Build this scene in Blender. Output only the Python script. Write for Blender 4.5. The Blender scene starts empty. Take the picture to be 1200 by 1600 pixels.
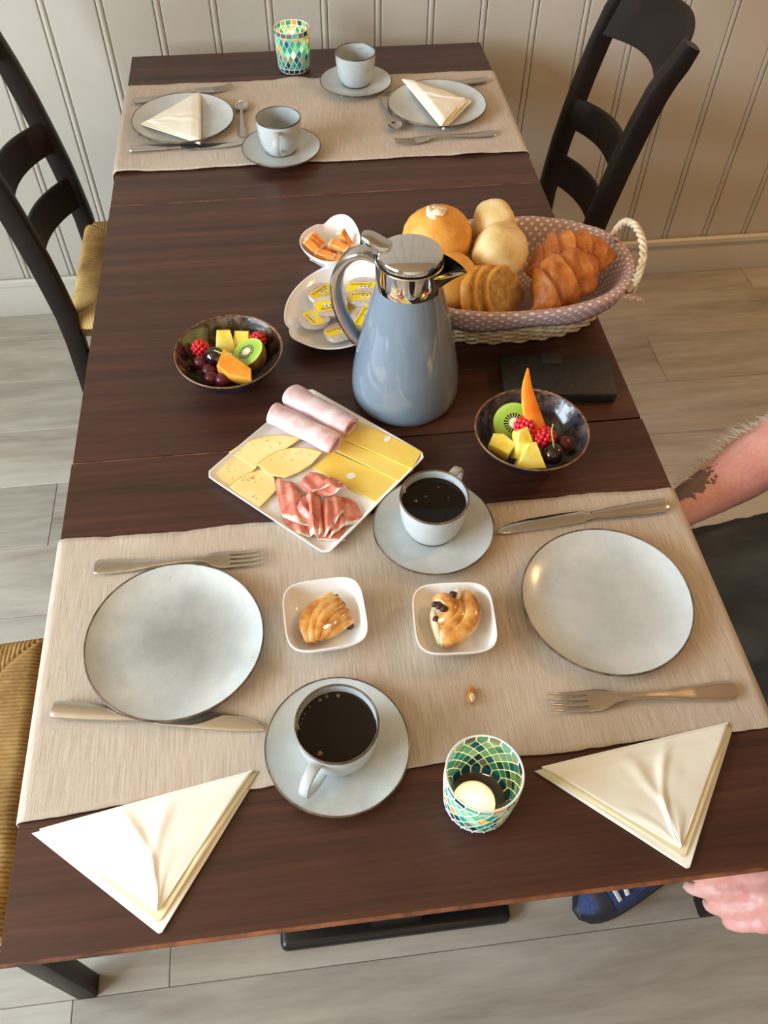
import bpy, bmesh, math, random
import numpy as np
from mathutils import Vector, Matrix, noise as mnoise
PI = math.pi
S = bpy.context.scene
COL = S.collection
T = 0.75                                   # height of the table top

# ---------------------------------------------------------------- camera
cd = bpy.data.cameras.new('camera'); cam = bpy.data.objects.new('camera', cd); COL.objects.link(cam)
cd.sensor_fit = 'VERTICAL'; cd.sensor_height = 36.0; cd.lens = 1297.65 * 36.0 / 1600.0
cd.clip_start = 0.02
cam.matrix_world = Matrix(((0.992884, 0.0870697, -0.0812417, -0.07657),
                           (-0.1185898, 0.7851078, -0.6078998, -0.17656),
                           (0.0108538, 0.6132084, 0.7898466, 0.85796 + T),
                           (0, 0, 0, 1)))
S.camera = cam
# ---------------------------------------------------------------- light, exposure
S.view_settings.view_transform = 'Standard'; S.view_settings.look = 'None'
S.view_settings.gamma = 1.0; S.view_settings.use_curve_mapping = False
S.view_settings.exposure = 0.42
S.cycles.use_denoising = True
S.cycles.max_bounces = 8; S.cycles.diffuse_bounces = 4; S.cycles.caustics_reflective = False; S.cycles.caustics_refractive = False
S.cycles.sample_clamp_indirect = 6.0
W = bpy.data.worlds.new('sky'); S.world = W; W.use_nodes = True
W.node_tree.nodes['Background'].inputs[0].default_value = (0.80, 0.90, 1.0, 1)
W.node_tree.nodes['Background'].inputs[1].default_value = 1.0
RX0, RX1, RY0, RY1, RH = -2.3, 2.7, -2.7, 1.931, 2.55          # the room
def area(name, loc, rot, sx, sy, watts, col):
    l = bpy.data.lights.new(name, 'AREA'); l.shape = 'RECTANGLE'; l.size = sx; l.size_y = sy
    l.energy = watts; l.color = col
    o = bpy.data.objects.new(name, l); COL.objects.link(o); o.location = loc; o.rotation_euler = rot
    return o
# daylight entering by the window beside the table and by the window behind the photographer
area('window_daylight', (RX0 + 0.03, -0.25, 1.5), (0, -PI / 2, 0), 1.4, 2.3, 138, (0.75, 0.89, 1.0))
# warm ceiling lamps of the breakfast room
for lx, ly_, wt in ((2.1, 1.0, 17), (0.6, -1.7, 3)):
    l_ = area('ceiling_lamp', (lx, ly_, RH - 0.02), (0, 0, 0), 0.35, 0.35, wt, (1.0, 0.62, 0.28)); l_.data.shape = 'DISK'

# ---------------------------------------------------------------- mesh helpers
rng = random.Random(11)
def srgb(c):
    return tuple(((x / 255.0) / 12.92 if x <= 10 else (((x / 255.0) + 0.055) / 1.055) ** 2.4) for x in c)
def mesh(V, F, sharp=38, name='m'):
    me = bpy.data.meshes.new(name); me.from_pydata([tuple(v) for v in V], [], F); me.update()
    for p in me.polygons: p.use_smooth = True
    if sharp: me.set_sharp_from_angle(angle=math.radians(sharp))
    return me
def obj(name, me, mat=None, parent=None, loc=None, rot=None, scale=None):
    if isinstance(me, tuple): me = mesh(*me)
    o = bpy.data.objects.new(name, me); COL.objects.link(o)
    if mat is not None:
        if not me.materials: me.materials.append(mat)
    if parent: o.parent = parent
    if loc: o.location = loc
    if rot: o.rotation_euler = rot
    if scale: o.scale = scale
    return o
def tag(o, label, cat, group=None):
    o['label'] = label; o['category'] = cat
    if group: o['group'] = group
    return o
def thing(name, label, cat, loc=(0, 0, 0), rot=(0, 0, 0), group=None):
    o = bpy.data.objects.new(name, None); COL.objects.link(o); o.empty_display_size = 0.05
    o.location = loc; o.rotation_euler = rot if isinstance(rot, tuple) else (0, 0, rot)
    return tag(o, label, cat, group)
def struct(o): o['kind'] = 'structure'; return o
def join(*vfs):
    V, F = [], []
    for v, f in vfs:
        n = len(V); V += [tuple(q) for q in v]; F += [tuple(i + n for i in q) for q in f]
    return V, F
def xf(vf, loc=(0, 0, 0), rz=0, rx=0, ry=0, s=1):
    m = Matrix.Translation(loc) @ Matrix.Rotation(rz, 4, 'Z') @ Matrix.Rotation(ry, 4, 'Y') @ Matrix.Rotation(rx, 4, 'X')
    ss = s if isinstance(s, tuple) else (s, s, s)
    return [tuple(m @ Vector((v[0] * ss[0], v[1] * ss[1], v[2] * ss[2]))) for v in vf[0]], vf[1]
def lathe(prof, n=48, closed=False, wob=None):
    V, F, rows = [], [], []
    for r, z in prof:
        if r < 1e-6: rows.append([len(V)]); V.append((0, 0, z))
        else:
            rows.append(list(range(len(V), len(V) + n)))
            for k in range(n):
                a = 2 * PI * k / n; q = r * (wob(a, z) if wob else 1)
                V.append((q * math.cos(a), q * math.sin(a), z))
    pairs = list(zip(rows, rows[1:])) + ([(rows[-1], rows[0])] if closed else [])
    for A, B in pairs:
        for k in range(n):
            k2 = (k + 1) % n
            if len(A) == 1 and len(B) == 1: continue
            if len(A) == 1: F.append((A[0], B[k2], B[k])) 
            elif len(B) == 1: F.append((A[k], A[k2], B[0]))
            else: F.append((A[k], A[k2], B[k2], B[k]))
    return V, F
def grid(fn, nu, nv, cu=False, cv=False):
    V = [tuple(fn(i / (nu if cu else nu - 1), j / (nv if cv else nv - 1))) for i in range(nu) for j in range(nv)]
    F = []
    for i in range(nu if cu else nu - 1):
        for j in range(nv if cv else nv - 1):
            a, b = i, (i + 1) % nu; c, d = j, (j + 1) % nv
            F.append((a * nv + c, b * nv + c, b * nv + d, a * nv + d))
    return V, F
def sheet(fn, nu, nv, th):
    """a closed thin sheet: fn(u,v) is the top, th its thickness downwards"""
    V, F = grid(fn, nu, nv); n = len(V)
    V2 = [(x, y, z - th) for x, y, z in V]
    F2 = [tuple(i + n for i in f[::-1]) for f in F]
    e = [i * nv for i in range(nu)] + [(nu - 1) * nv + j for j in range(1, nv)] + [i * nv + nv - 1 for i in range(nu - 2, -1, -1)] + [j for j in range(nv - 2, 0, -1)]
    F3 = [(e[k], e[k - 1], e[k - 1] + n, e[k] + n) for k in range(len(e))]
    return V + V2, F + F2 + F3
def sweep(path, ring, n=8, up=(0, 0, 1), caps=True, closed=False):
    """ring(t,k)->(a,b) offsets along side and up, or a list of radii / a number for a round tube"""
    P = [Vector(q) for q in path]; m = len(P); V, F = [], []
    side = None
    for i, q in enumerate(P):
        d = (P[(i + 1) % m] - P[i - 1]) if closed else (P[min(i + 1, m - 1)] - P[max(i - 1, 0)])
        d = d.normalized() if d.length > 1e-9 else Vector((0, 0, 1))
        if side is None:
            u = Vector(up); s = d.cross(u)
            if s.length < 1e-4: s = d.cross(Vector((1, 0, 0)))
            side = s.normalized()
        else:
            side = (side - d * side.dot(d)).normalized()
        b = side.cross(d)
        for k in range(n):
            if callable(ring): x, y = ring(i / max(1, m - 1), k)
            else:
                r = ring if not isinstance(ring, (list, tuple)) else ring[i]
                x, y = r * math.cos(2 * PI * k / n), r * math.sin(2 * PI * k / n)
            V.append(tuple(q + side * x + b * y))
    for i in range(m if closed else m - 1):
        j = (i + 1) % m
        for k in range(n):
            F.append((i * n + k, i * n + (k + 1) % n, j * n + (k + 1) % n, j * n + k))
    if caps and not closed:
        F.append(tuple(range(n - 1, -1, -1))); F.append(tuple((m - 1) * n + k for k in range(n)))
    return V, F
def rectring(w, h, bv=0.2):
    """ring function of a rounded rectangle, w/h numbers or functions of t; 12 points"""
    def f(t, k):
        W_ = w(t) if callable(w) else w; H_ = h(t) if callable(h) else h
        r = bv * min(W_, H_); c, q = divmod(k, 3)
        cx, cy = ((1, 1), (-1, 1), (-1, -1), (1, -1))[c]; a = PI / 2 * c + PI / 4 * q
        return cx * (W_ / 2 - r) + r * math.cos(a), cy * (H_ / 2 - r) + r * math.sin(a)
    return f
def rbox(sx, sy, sz, bv=0.003, seg=2, loc=(0, 0, 0)):
    bm = bmesh.new(); bmesh.ops.create_cube(bm, size=1)
    bmesh.ops.scale(bm, vec=(sx, sy, sz), verts=bm.verts)
    if bv > 0: bmesh.ops.bevel(bm, geom=list(bm.edges), offset=bv, segments=seg, affect='EDGES', profile=0.5)
    bm.verts.index_update()
    V = [(v.co.x + loc[0], v.co.y + loc[1], v.co.z + loc[2]) for v in bm.verts]; F = [tuple(v.index for v in f.verts) for f in bm.faces]
    bm.free(); return V, F
def prism(out, z0, z1, bv=0.0):
    """outline (ccw) raised from z0 to z1 with a small chamfer on top"""
    n = len(out); cx = sum(p[0] for p in out) / n; cy = sum(p[1] for p in out) / n
    def ins(b): return [(cx + (x - cx) * (1 - b / max(1e-6, math.hypot(x - cx, y - cy))), cy + (y - cy) * (1 - b / max(1e-6, math.hypot(x - cx, y - cy)))) for x, y in out]
    rows = [[(x, y, z0) for x, y in ins(bv * .6)], [(x, y, z0 + bv * .6) for x, y in out], [(x, y, z1 - bv) for x, y in out], [(x, y, z1) for x, y in ins(bv)]] if bv > 0 else [[(x, y, z0) for x, y in out], [(x, y, z1) for x, y in out]]
    V = [p for r in rows for p in r]; F = []
    for i in range(len(rows) - 1):
        for k in range(n): F.append((i * n + k, i * n + (k + 1) % n, (i + 1) * n + (k + 1) % n, (i + 1) * n + k))
    F.append(tuple(range(n - 1, -1, -1))); F.append(tuple((len(rows) - 1) * n + k for k in range(n)))
    return V, F
def ball(rx, ry, rz, nu=24, nv=14, fn=None):
    V, F = lathe([(math.sin(PI * j / nv) if 0 < j < nv else 0, -math.cos(PI * j / nv)) for j in range(nv + 1)], nu)
    o = []
    for v in V:
        d = fn(*v) if fn else 1.0
        o.append((v[0] * rx * d, v[1] * ry * d, v[2] * rz * d))
    return o, F
def nz(x, y, z, s=1.0, seed=0.0):
    return mnoise.noise(Vector((x * s + seed * 7.31, y * s - seed * 3.7, z * s + seed * 1.93)))
def smooth_path(pts, n=8):
    """Catmull-Rom through the points"""
    P = [Vector(q) for q in pts]; P = [P[0] * 2 - P[1]] + P + [P[-1] * 2 - P[-2]]; out = []
    for i in range(1, len(P) - 2):
        for k in range(n):
            t = k / n; a, b, c, d = P[i - 1], P[i], P[i + 1], P[i + 2]
            out.append(0.5 * ((2 * b) + (c - a) * t + (2 * a - 5 * b + 4 * c - d) * t * t + (3 * b - a - 3 * c + d) * t ** 3))
    out.append(P[-2]); return out
def copy_tree(o, parent=None):
    c = o.copy(); COL.objects.link(c)
    if parent: c.parent = parent
    for ch in [x for x in o.children]: copy_tree(ch, c)
    return c

# ---------------------------------------------------------------- material helpers
class NT:
    def __init__(s, name):
        s.m = bpy.data.materials.new(name); s.m.use_nodes = True; s.t = s.m.node_tree; s.n = s.t.nodes
        s.b = s.n['Principled BSDF']; s.out = s.n['Material Output']
    def new(s, typ, **kw):
        n = s.n.new(typ)
        for k, v in kw.items():
            if k.startswith('i_'): n.inputs[k[2:].replace('_', ' ')].default_value = v
            else: setattr(n, k, v)
        return n
    def L(s, a, b): s.t.links.new(a, b)
    def coord(s, scale=(1, 1, 1), kind='Object', rnd=False, rot=(0, 0, 0)):
        c = s.new('ShaderNodeTexCoord'); mp = s.new('ShaderNodeMapping'); mp.inputs['Scale'].default_value = scale; mp.inputs['Rotation'].default_value = rot
        s.L(c.outputs[kind], mp.inputs['Vector'])
        if rnd:
            oi = s.new('ShaderNodeObjectInfo'); k = s.new('ShaderNodeVectorMath', operation='MULTIPLY'); cb = s.new('ShaderNodeCombineXYZ')
            for i in range(3): s.L(oi.outputs['Random'], cb.inputs[i])
            s.L(cb.outputs[0], k.inputs[0]); k.inputs[1].default_value = (37.0, 61.0, 23.0); s.L(k.outputs[0], mp.inputs['Location'])
        return mp.outputs[0]
    def noise(s, vec, scale=5, detail=4, rough=.55, dist=0):
        n = s.new('ShaderNodeTexNoise'); n.inputs['Scale'].default_value = scale; n.inputs['Detail'].default_value = detail
        n.inputs['Roughness'].default_value = rough; n.inputs['Distortion'].default_value = dist
        s.L(vec, n.inputs['Vector']); return n.outputs['Fac']
    def ramp(s, fac, stops, interp='LINEAR'):
        r = s.new('ShaderNodeValToRGB'); e = r.color_ramp.elements; r.color_ramp.interpolation = interp
        while len(e) < len(stops): e.new(0.5)
        for x, (p, c) in zip(e, stops): x.position = p; x.color = (*srgb(c), 1) if len(c) == 3 else c
        s.L(fac, r.inputs[0]); return r.outputs[0]
    def math(s, op, a, b=None, clamp=False):
        n = s.new('ShaderNodeMath', operation=op); n.use_clamp = clamp
        for i, v in enumerate((a, b)):
            if v is None: continue
            if isinstance(v, (int, float)): n.inputs[i].default_value = v
            else: s.L(v, n.inputs[i])
        return n.outputs[0]
    def mix(s, fac, a, b, blend='MIX'):
        n = s.new('ShaderNodeMix', data_type='RGBA', blend_type=blend)
        for i, v in ((0, fac), (6, a), (7, b)):
            if isinstance(v, (int, float)): n.inputs[i].default_value = v
            elif isinstance(v, tuple): n.inputs[i].default_value = (*srgb(v), 1)
            else: s.L(v, n.inputs[i])
        return n.outputs[2]
    def color(s, c):
        if isinstance(c, tuple): s.b.inputs['Base Color'].default_value = (*srgb(c), 1)
        else: s.L(c, s.b.inputs['Base Color'])
    def bump(s, h, strength=.3, dist=.001):
        n = s.new('ShaderNodeBump'); n.inputs['Strength'].default_value = strength; n.inputs['Distance'].default_value = dist
        s.L(h, n.inputs['Height']); s.L(n.outputs[0], s.b.inputs['Normal'])
    def set(s, **kw):
        for k, v in kw.items():
            k = {'rough': 'Roughness', 'metal': 'Metallic', 'spec': 'Specular IOR Level', 'sss': 'Subsurface Weight', 'sssr': 'Subsurface Radius', 'ssss': 'Subsurface Scale', 'coat': 'Coat Weight', 'coatr': 'Coat Roughness', 'trans': 'Transmission Weight', 'ior': 'IOR', 'emis': 'Emission Strength', 'emc': 'Emission Color', 'sheen': 'Sheen Weight', 'alpha': 'Alpha'}[k]
            s.b.inputs[k].default_value = v
        return s
def plain(name, c, rough=.5, **kw):
    n = NT(name); n.color(c); n.set(rough=rough, **kw); return n.m
def mottled(name, c1, c2, scale=8, rough=.5, bump=0, detail=4, coordscale=(1, 1, 1), rnd=False, lo=.35, hi=.65, bd=.001, **kw):
    n = NT(name); v = n.coord(coordscale, rnd=rnd); f = n.noise(v, scale, detail)
    n.color(n.ramp(f, [(lo, c1), (hi, c2)])); n.set(rough=rough, **kw)
    if bump: n.bump(f, bump, bd)
    return n.m
M = {}
def wood(name, stops, sx, sy, rough, rvar=.5, fine=1.0, bump=.15, spec=.5):
    n = NT(name); v = n.coord((sx, sy, sy), rnd=True)
    a = n.noise(v, 1.0, 6, .6, .6); b = n.noise(v, 7.0, 4, .6, .2)
    f = n.math('ADD', n.math('MULTIPLY', a, .75), n.math('MULTIPLY', b, .25 * fine))
    c = n.ramp(f, stops)
    oi = n.new('ShaderNodeObjectInfo'); hs = n.new('ShaderNodeHueSaturation')
    n.L(n.math('ADD', n.math('MULTIPLY', oi.outputs['Random'], rvar), 1 - rvar / 2), hs.inputs['Value']); n.L(c, hs.inputs['Color'])
    n.color(hs.outputs[0]); n.set(rough=rough, spec=spec); n.bump(f, bump, .0006); return n.m
M['table'] = wood('stained_table_wood', [(.30, (40, 23, 16)), (.46, (64, 36, 26)), (.54, (72, 41, 29)), (.70, (98, 59, 42))], 1.4, 34, .40, .14, fine=1.0, bump=.2)
M['chairwood'] = wood('black_stained_wood', [(.3, (15, 10, 7)), (.7, (34, 21, 14))], 8, 8, .45, .1, spec=.3)
M['floor'] = wood('greige_floor_laminate', [(.26, (110, 100, 87)), (.42, (152, 143, 130)), (.56, (171, 163, 150)), (.75, (187, 180, 168))], 1.3, 9, .5, .16, bump=.08)
M['wall'] = mottled('cream_wall_paint', (188, 180, 168), (195, 188, 176), 3, .42)
M['groove'] = plain('wall_groove_paint', (176, 166, 150), .55)
M['skirt'] = plain('baseboard_paint', (196, 190, 178), .4)
M['plaster'] = plain('white_plaster', (226, 218, 204), .8)
M['warmwall'] = plain('ochre_wall', (178, 132, 84), .8); M['warmceil'] = plain('timber_ceiling', (196, 166, 128), .7)
M['worn_lit'] = mottled('worn_lit_wood_edge', (70, 38, 26), (150, 92, 58), 26, .5, coordscale=(1, 1, 1))
M['blackmetal'] = plain('black_powder_coat', (14, 14, 16), .3)

# ---------------------------------------------------------------- the room
def plane_box(name, x0, x1, y0, y1, z0, z1, mat, bv=0): 
    V, F = rbox(x1 - x0, y1 - y0, z1 - z0, bv); return obj(name, (V, F), mat, loc=((x0 + x1) / 2, (y0 + y1) / 2, (z0 + z1) / 2))
fl = struct(plane_box('floor', RX0, RX1, RY0, RY1 + .02, -.05, -.004, M['groove']))
pw = .192; ly = .09 - pw * 15
planks = {}
k = 0
while ly < RY1:
    y0, y1 = max(ly, RY0), min(ly + pw, RY1)
    x = {15: -.393 - 1.29, 5 + 15: -.713}.get(k, RX0 - rng.random() * 1.2)
    while x > RX0: x -= 1.29
    while x < RX1:
        x0, x1 = max(x, RX0), min(x + 1.29, RX1)
        if y1 - y0 > .01 and x1 - x0 > .01:
            key = (round(x1 - x0, 3), round(y1 - y0, 3))
            if key not in planks: planks[key] = mesh(*rbox(key[0] - .0008, key[1] - .0008, .008, .0012, 1), 20); planks[key].materials.append(M['floor'])
            o = obj('plank', planks[key], None, fl, ((x0 + x1) / 2 - (RX0 + RX1) / 2, (y0 + y1) / 2 - (RY0 + RY1 + .02) / 2, -.004 + .027))
        x += 1.29
    ly += pw; k += 1
# back wall: flat boards with a bead strip between
wb = struct(plane_box('wall_back', RX0, RX1, RY1 + .006, RY1 + .08, 0, RH, M['groove']))
pitch = .1265; x = .044 - pitch * 20
bw = .1105
bmesh_board = mesh(*rbox(bw, .012, RH, .0035, 3), 12); bmesh_board.materials.append(M['wall'])
bmesh_bead = mesh(*xf(sweep([(0, 0, -RH / 2), (0, 0, RH / 2)], lambda t, k: (.0078 * math.cos(2 * PI * k / 10), .0078 * math.sin(2 * PI * k / 10)), 10))); bmesh_bead.materials.append(M['wall'])
cxw, cyw, czw = (RX0 + RX1) / 2, RY1 + .043, RH / 2
while x < RX1 + pitch:
    if RX0 < x < RX1:
        obj('bead', bmesh_bead, None, wb, (x - cxw, RY1 + .0045 - cyw, 0))
    if RX0 < x + pitch / 2 - bw / 2 and x + pitch / 2 + bw / 2 < RX1:
        obj('board', bmesh_board, None, wb, (x + pitch / 2 - cxw, RY1 + .004 - cyw, 0))
    x += pitch
bb = struct(plane_box('baseboard_back', RX0, RX1, RY1 - .017, RY1 - .003, 0, .108, M['skirt'], .002))
obj('moulding', sweep([(RX0 + .01, 0, 0), (RX1 - .01, 0, 0)], lambda t, k: [(-.006, .0), (-.006, .012), (-.001, .017), (.006, .018), (.012, .013), (.014, .0)][k][:2], 6), M['skirt'], bb, (-(RX0 + RX1) / 2, .0, .054))
# left wall with a window opening, front wall with another, right wall, ceiling
def wall_with_window(name, along, at, a0, a1, w0, w1, z0, z1, th):
    bits = []
    for (p0, p1, q0, q1) in ((a0, w0, 0, RH), (w1, a1, 0, RH), (w0, w1, 0, z0), (w0, w1, z1, RH)):
        c = ((p0 + p1) / 2, (q0 + q1) / 2)
        bits.append(rbox(*((th, p1 - p0, q1 - q0) if along == 'y' else (p1 - p0, th, q1 - q0)), 0, loc=(at, c[0], c[1]) if along == 'y' else (c[0], at, c[1])))
    return struct(obj(name, join(*bits), M['plaster']))
wall_with_window('wall_left', 'y', RX0 - .05, RY0, RY1, -1.42, .92, .78, 2.22, .1)
struct(plane_box('wall_front', RX0, RX1, RY0 - .1, RY0, 0, RH, M['plaster']))
struct(plane_box('wall_right', RX1, RX1 + .1, RY0, RY1, 0, RH, M['warmwall']))
struct(plane_box('ceiling', RX0, RX1, RY0, RY1 + .05, RH, RH + .06, M['warmceil']))
def window_frame(n, along, at, w0, w1, z0, z1):
    c = ((w0 + w1) / 2, (z0 + z1) / 2); root = bpy.data.objects.new('window_%d' % n, None); COL.objects.link(root); struct(root)
    root.location = (at, c[0], z0) if along == 'y' else (c[0], at, z0)
    for q in (w0 + .03, c[0], w1 - .03):
        b = rbox(.05, .06, z1 - z0, .004) if along == 'y' else rbox(.06, .05, z1 - z0, .004)
        obj('stile', b, M['skirt'], root, (0, q - c[0], (z1 - z0) / 2) if along == 'y' else (q - c[0], 0, (z1 - z0) / 2))
    for z in (.03, z1 - z0 - .03):
        b = rbox(.05, w1 - w0, .06, .004) if along == 'y' else rbox(w1 - w0, .05, .06, .004)
        obj('rail', b, M['skirt'], root, (0, 0, z))
window_frame(1, 'y', RX0 + .06, -1.42, .92, .78, 2.22)
# ---------------------------------------------------------------- dining table
tb = thing('dining_table', 'long dark brown stained wooden table laid for breakfast', 'table', (0, 0, 0))
TH = .026
def leaf(name, y0, y1, hw, n, dz=0):
    L = obj(name, rbox(hw * 2 - .006, y1 - y0 - .006, TH - .010, .002), M['table'], tb, (0, (y0 + y1) / 2, T - .010 - (TH - .010) / 2 + dz))
    w = (y1 - y0 - .0016) / n
    me = mesh(*rbox(hw * 2, w - .00012, .0100, .00025, 1), 20); me.materials.append(M['table'])
    for i in range(n):
        obj('plank', me, None, L, (0, -(y1 - y0) / 2 + .0008 + w * (i + .5), (TH - .010) / 2 + .005))
leaf('end_leaf', 0, .6135, .4015, 5, -.0004); leaf('centre_leaf', .6145, 1.2375, .4, 5); leaf('end_leaf', 1.2385, 1.8415, .4, 5, -.0004)
obj('worn_lit_edge', sweep([(-.400, .0012, T - .0026), (.400, .0012, T - .0026)], .0026, 10), M['worn_lit'], tb)  # front edge: wear plus the rounding highlight, painted as lighter wood; seams below are wear
obj('worn_lit_edge', sweep([(-.3995, 1.2382, T - .0004), (.3995, 1.2382, T - .0004)], .0009, 8), M['worn_lit'], tb)
obj('worn_lit_edge', sweep([(-.400, .6133, T - .0008), (-.10, .6133, T - .0008)], .0008, 8), M['worn_lit'], tb)
for y0, y1 in ((.118, .2), (1.725, 1.805)):
    f = obj('base_foot', rbox(.404, y1 - y0, .03, .012, 3), M['blackmetal'], tb, (0, (y0 + y1) / 2, .0155))
    obj('column', rbox(.09, .05, T - TH - .03 - .02, .006), M['blackmetal'], tb, (0, (y0 + y1) / 2, .03 + (T - TH - .05) / 2))
    obj('top_plate', rbox(.40, .07, .02, .003), M['blackmetal'], tb, (0, (y0 + y1) / 2, T - TH - .0105))
obj('beam', rbox(.06, 1.55, .06, .004), M['chairwood'], tb, (0, .96, T - TH - .06))

# ---------------------------------------------------------------- chairs
n = NT('woven_rush'); v = n.coord((1, 1, 1)); f = n.noise(v, 14, 4); f2 = n.noise(n.coord((120, 120, 20)), 1, 3)
n.color(n.ramp(n.math('ADD', n.math('MULTIPLY', f, .7), n.math('MULTIPLY', f2, .3)), [(.25, (120, 84, 38)), (.48, (176, 138, 78)), (.62, (196, 162, 100)), (.8, (212, 184, 128))])); n.set(rough=.6); M['rush'] = n.m
def pu(z):
    pts = [(0, -.045), (.2, -.008), (.45, 0), (.6, -.016), (.75, -.043), (.88, -.074), (.93, -.098), (.965, -.122)]
    for (a, b), (c, d) in zip(pts, pts[1:]):
        if z <= c: 
            t = (z - a) / (c - a); return b + (d - b) * t
    return pts[-1][1]
def post(s):
    zs = [.0, .1, .2, .3, .4, .47, .54, .6, .67, .75, .82, .88, .91, .935, .955, .965]
    sm = [(pu(max(0, z - .03)) + pu(z) + pu(min(.965, z + .03))) / 3 for z in zs]
    return sweep([(u, s * .182, z) for u, z in zip(sm, zs)], rectring(.032, lambda t: .031 + .013 * math.sin(PI * min(1, max(0, t))), .22), 12, up=(1, 0, 0))
def slat(z0, z1, arch, th=.013):
    hv = .172
    def f(a, b):   # a around loop (thickness), b along v
        v = -hv + 2 * hv * b; q = 1 - (v / hv) ** 2
        zt = z1 + arch * q; zb = z0 + arch * .75 * q
        c = [(0, zb), (0, zt - .004), (.3, zt), (.7, zt), (1, zt - .004), (1, zb), (.7, zb - .002), (.3, zb - .002)][int(round(a * 8)) % 8]
        return pu(c[1]) + .004 - .058 * q - (c[0] - .5) * th, v, c[1]
    V, F = grid(f, 8, 25, cu=True)
    F += [tuple(i * 25 for i in range(8))[::-1], tuple(i * 25 + 24 for i in range(8))]
    return V, F
def rush():
    N, Mm = 300, 300; D = .40; hr, hf = .187, .222
    cols = [math.copysign(abs(2 * i / (N - 1) - 1) ** .92, 2 * i / (N - 1) - 1) for i in range(N)]
    V = []
    for i in range(N):
        s = cols[i]
        for j in range(Mm):
            t = cols[j]
            u = D / 2 + D / 2 * s; hw = hr + (hf - hr) * (s + 1) / 2; v = hw * t
            # distance to the four rails
            df, dr, dl = (1 - s) * D / 2, (1 + s) * D / 2, (1 - abs(t)) * hw
            m = min(df, dr, dl)
            along = v if m in (df, dr) else u
            edge = min(1, m / .022); e = math.sqrt(max(0, 1 - (1 - edge) ** 2))
            pt = .0062; w = abs(math.sin(PI * (along + .0012 * nz(u, v, 0, 30)) / pt)) ** .7
            mit = abs(min(df, dr) - dl); seam = -.0025 * math.exp(-(mit / .004) ** 2)
            z = .432 + .024 * e + .0022 * w + .003 * nz(u, v, 0, 14) + seam * e + .004 * math.exp(-((m - .045) / .03) ** 2) - (1 - e) * .0
            V.append((u - .008 + (.0022 * w if m == df else 0), v, z))
    F = [(i * Mm + j, (i + 1) * Mm + j, (i + 1) * Mm + j + 1, i * Mm + j + 1) for i in range(N - 1) for j in range(Mm - 1)]
    b = len(V); e = [i * Mm for i in range(N)] + [(N - 1) * Mm + j for j in range(1, Mm)] + [i * Mm + Mm - 1 for i in range(N - 2, -1, -1)] + [j for j in range(Mm - 2, 0, -1)]
    V += [(V[q][0] + (.014 if V[q][0] < .2 else -.014) * .5, V[q][1] * .97, .41) for q in e]
    F += [(e[k - 1], e[k], b + k, b + k - 1 if k else b + len(e) - 1) for k in range(len(e))]
    F.append(tuple(b + k for k in range(len(e))))
    return mesh(V, F, 0)
RUSH = rush(); RUSH.materials.append(M['rush'])
def chair(label, loc, rz):
    t = thing('dining_chair', label, 'chair', loc, rz, 'ladder back chairs around the table')
    for s in (-1, 1):
        obj('back_post', post(s), M['chairwood'], t)
        obj('front_leg', sweep([(.375, s * .203, 0), (.375, s * .203, .425)], rectring(.036, .036, .15), 12), M['chairwood'], t)
        obj('stretcher', sweep([(-.005, s * .182, .36), (.375, s * .203, .36)], .011, 10), M['chairwood'], t)
    obj('stretcher', sweep([(.375, -.2, .34), (.375, .2, .34)], .011, 10), M['chairwood'], t)
    obj('stretcher', sweep([(-.005, -.18, .26), (-.005, .18, .26)], .011, 10), M['chairwood'], t)
    for a in ((.838, .93, .022), (.641, .704, .012), (.505, .577, .008)): obj('back_slat', slat(*a), M['chairwood'], t)
    obj('seat', RUSH, None, t)
    return t
chair('dark ladder back chair with rush seat below the plate with the upright folded napkin', (-.562, 1.48, 0), 0)
chair('dark ladder back chair against the panelled wall behind the bread basket', (.548, 1.48, 0), PI - .07)
chair('chair whose straw seat pokes out beside the empty plate with pale napkin in front', (-.905, .31, 0), 0)
chair('chair under the seated person, nearly hidden by the table corner', (.932, .31, 0), PI)

# ---------------------------------------------------------------- table runners
n = NT('beige_linen'); v = n.coord((700, 22, 1)); f = n.noise(v, 1, 4, .7); g = n.noise(n.coord((900, 900, 900)), 1, 2)
c = n.ramp(f, [(.3, (168, 150, 130)), (.5, (190, 174, 156)), (.7, (206, 193, 178))]); n.color(c); n.set(rough=.85, sheen=.2)
n.bump(n.math('ADD', f, n.math('MULTIPLY', g, .5)), .35, .0008); M['linen'] = n.m
def runner(label, y0, y1, seed, y0s=0):
    hang = .035; r = .006; hw = .4025
    def f(a, b):
        s = (a - .5) * 2 * (hw + hang); q = abs(s); sg = 1 if s > 0 else -1
        e0 = y0s * max(0, -s / .4) ** 2 + .0050 * nz(s * 9, seed, 0) + .0012 * nz(s * 60, seed, 3); e1 = .0050 * nz(s * 9, seed + 5, 0) + .0012 * nz(s * 60, seed, 8)
        y = (y0 + e0) + (y1 + e1 - y0 - e0) * b
        edge = max(0, 1 - min(b, 1 - b) / .07)
        rip = .0006 + .0004 * nz(s * 14, y * 14, seed) + max(0, .0075 * edge * nz(s * 12, (b > .5) * 9, seed)) 
        if q < hw - r: x, z = q, 0.0016 + rip
        else:
            t = (q - (hw - r)); L = r * PI / 2
            if t < L: an = t / r; x = hw - r + (r + .002) * math.sin(an); z = -r + (r + .002) * math.cos(an)
            else: x = hw + .002 + .002 * nz(y * 20, seed, 1) + .004 * min(1, (t - L) / .03); z = -r - (t - L)
        return sg * x, y, z
    V, F = grid(f, 210, 46)
    o = obj('table_runner', mesh(V, F, 0), M['linen'], loc=(0, 0, T))
    sol = o.modifiers.new('cloth', 'SOLIDIFY'); sol.thickness = .0012; sol.offset = 1
    return tag(o, label, 'table runner', 'beige linen table runners')
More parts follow.
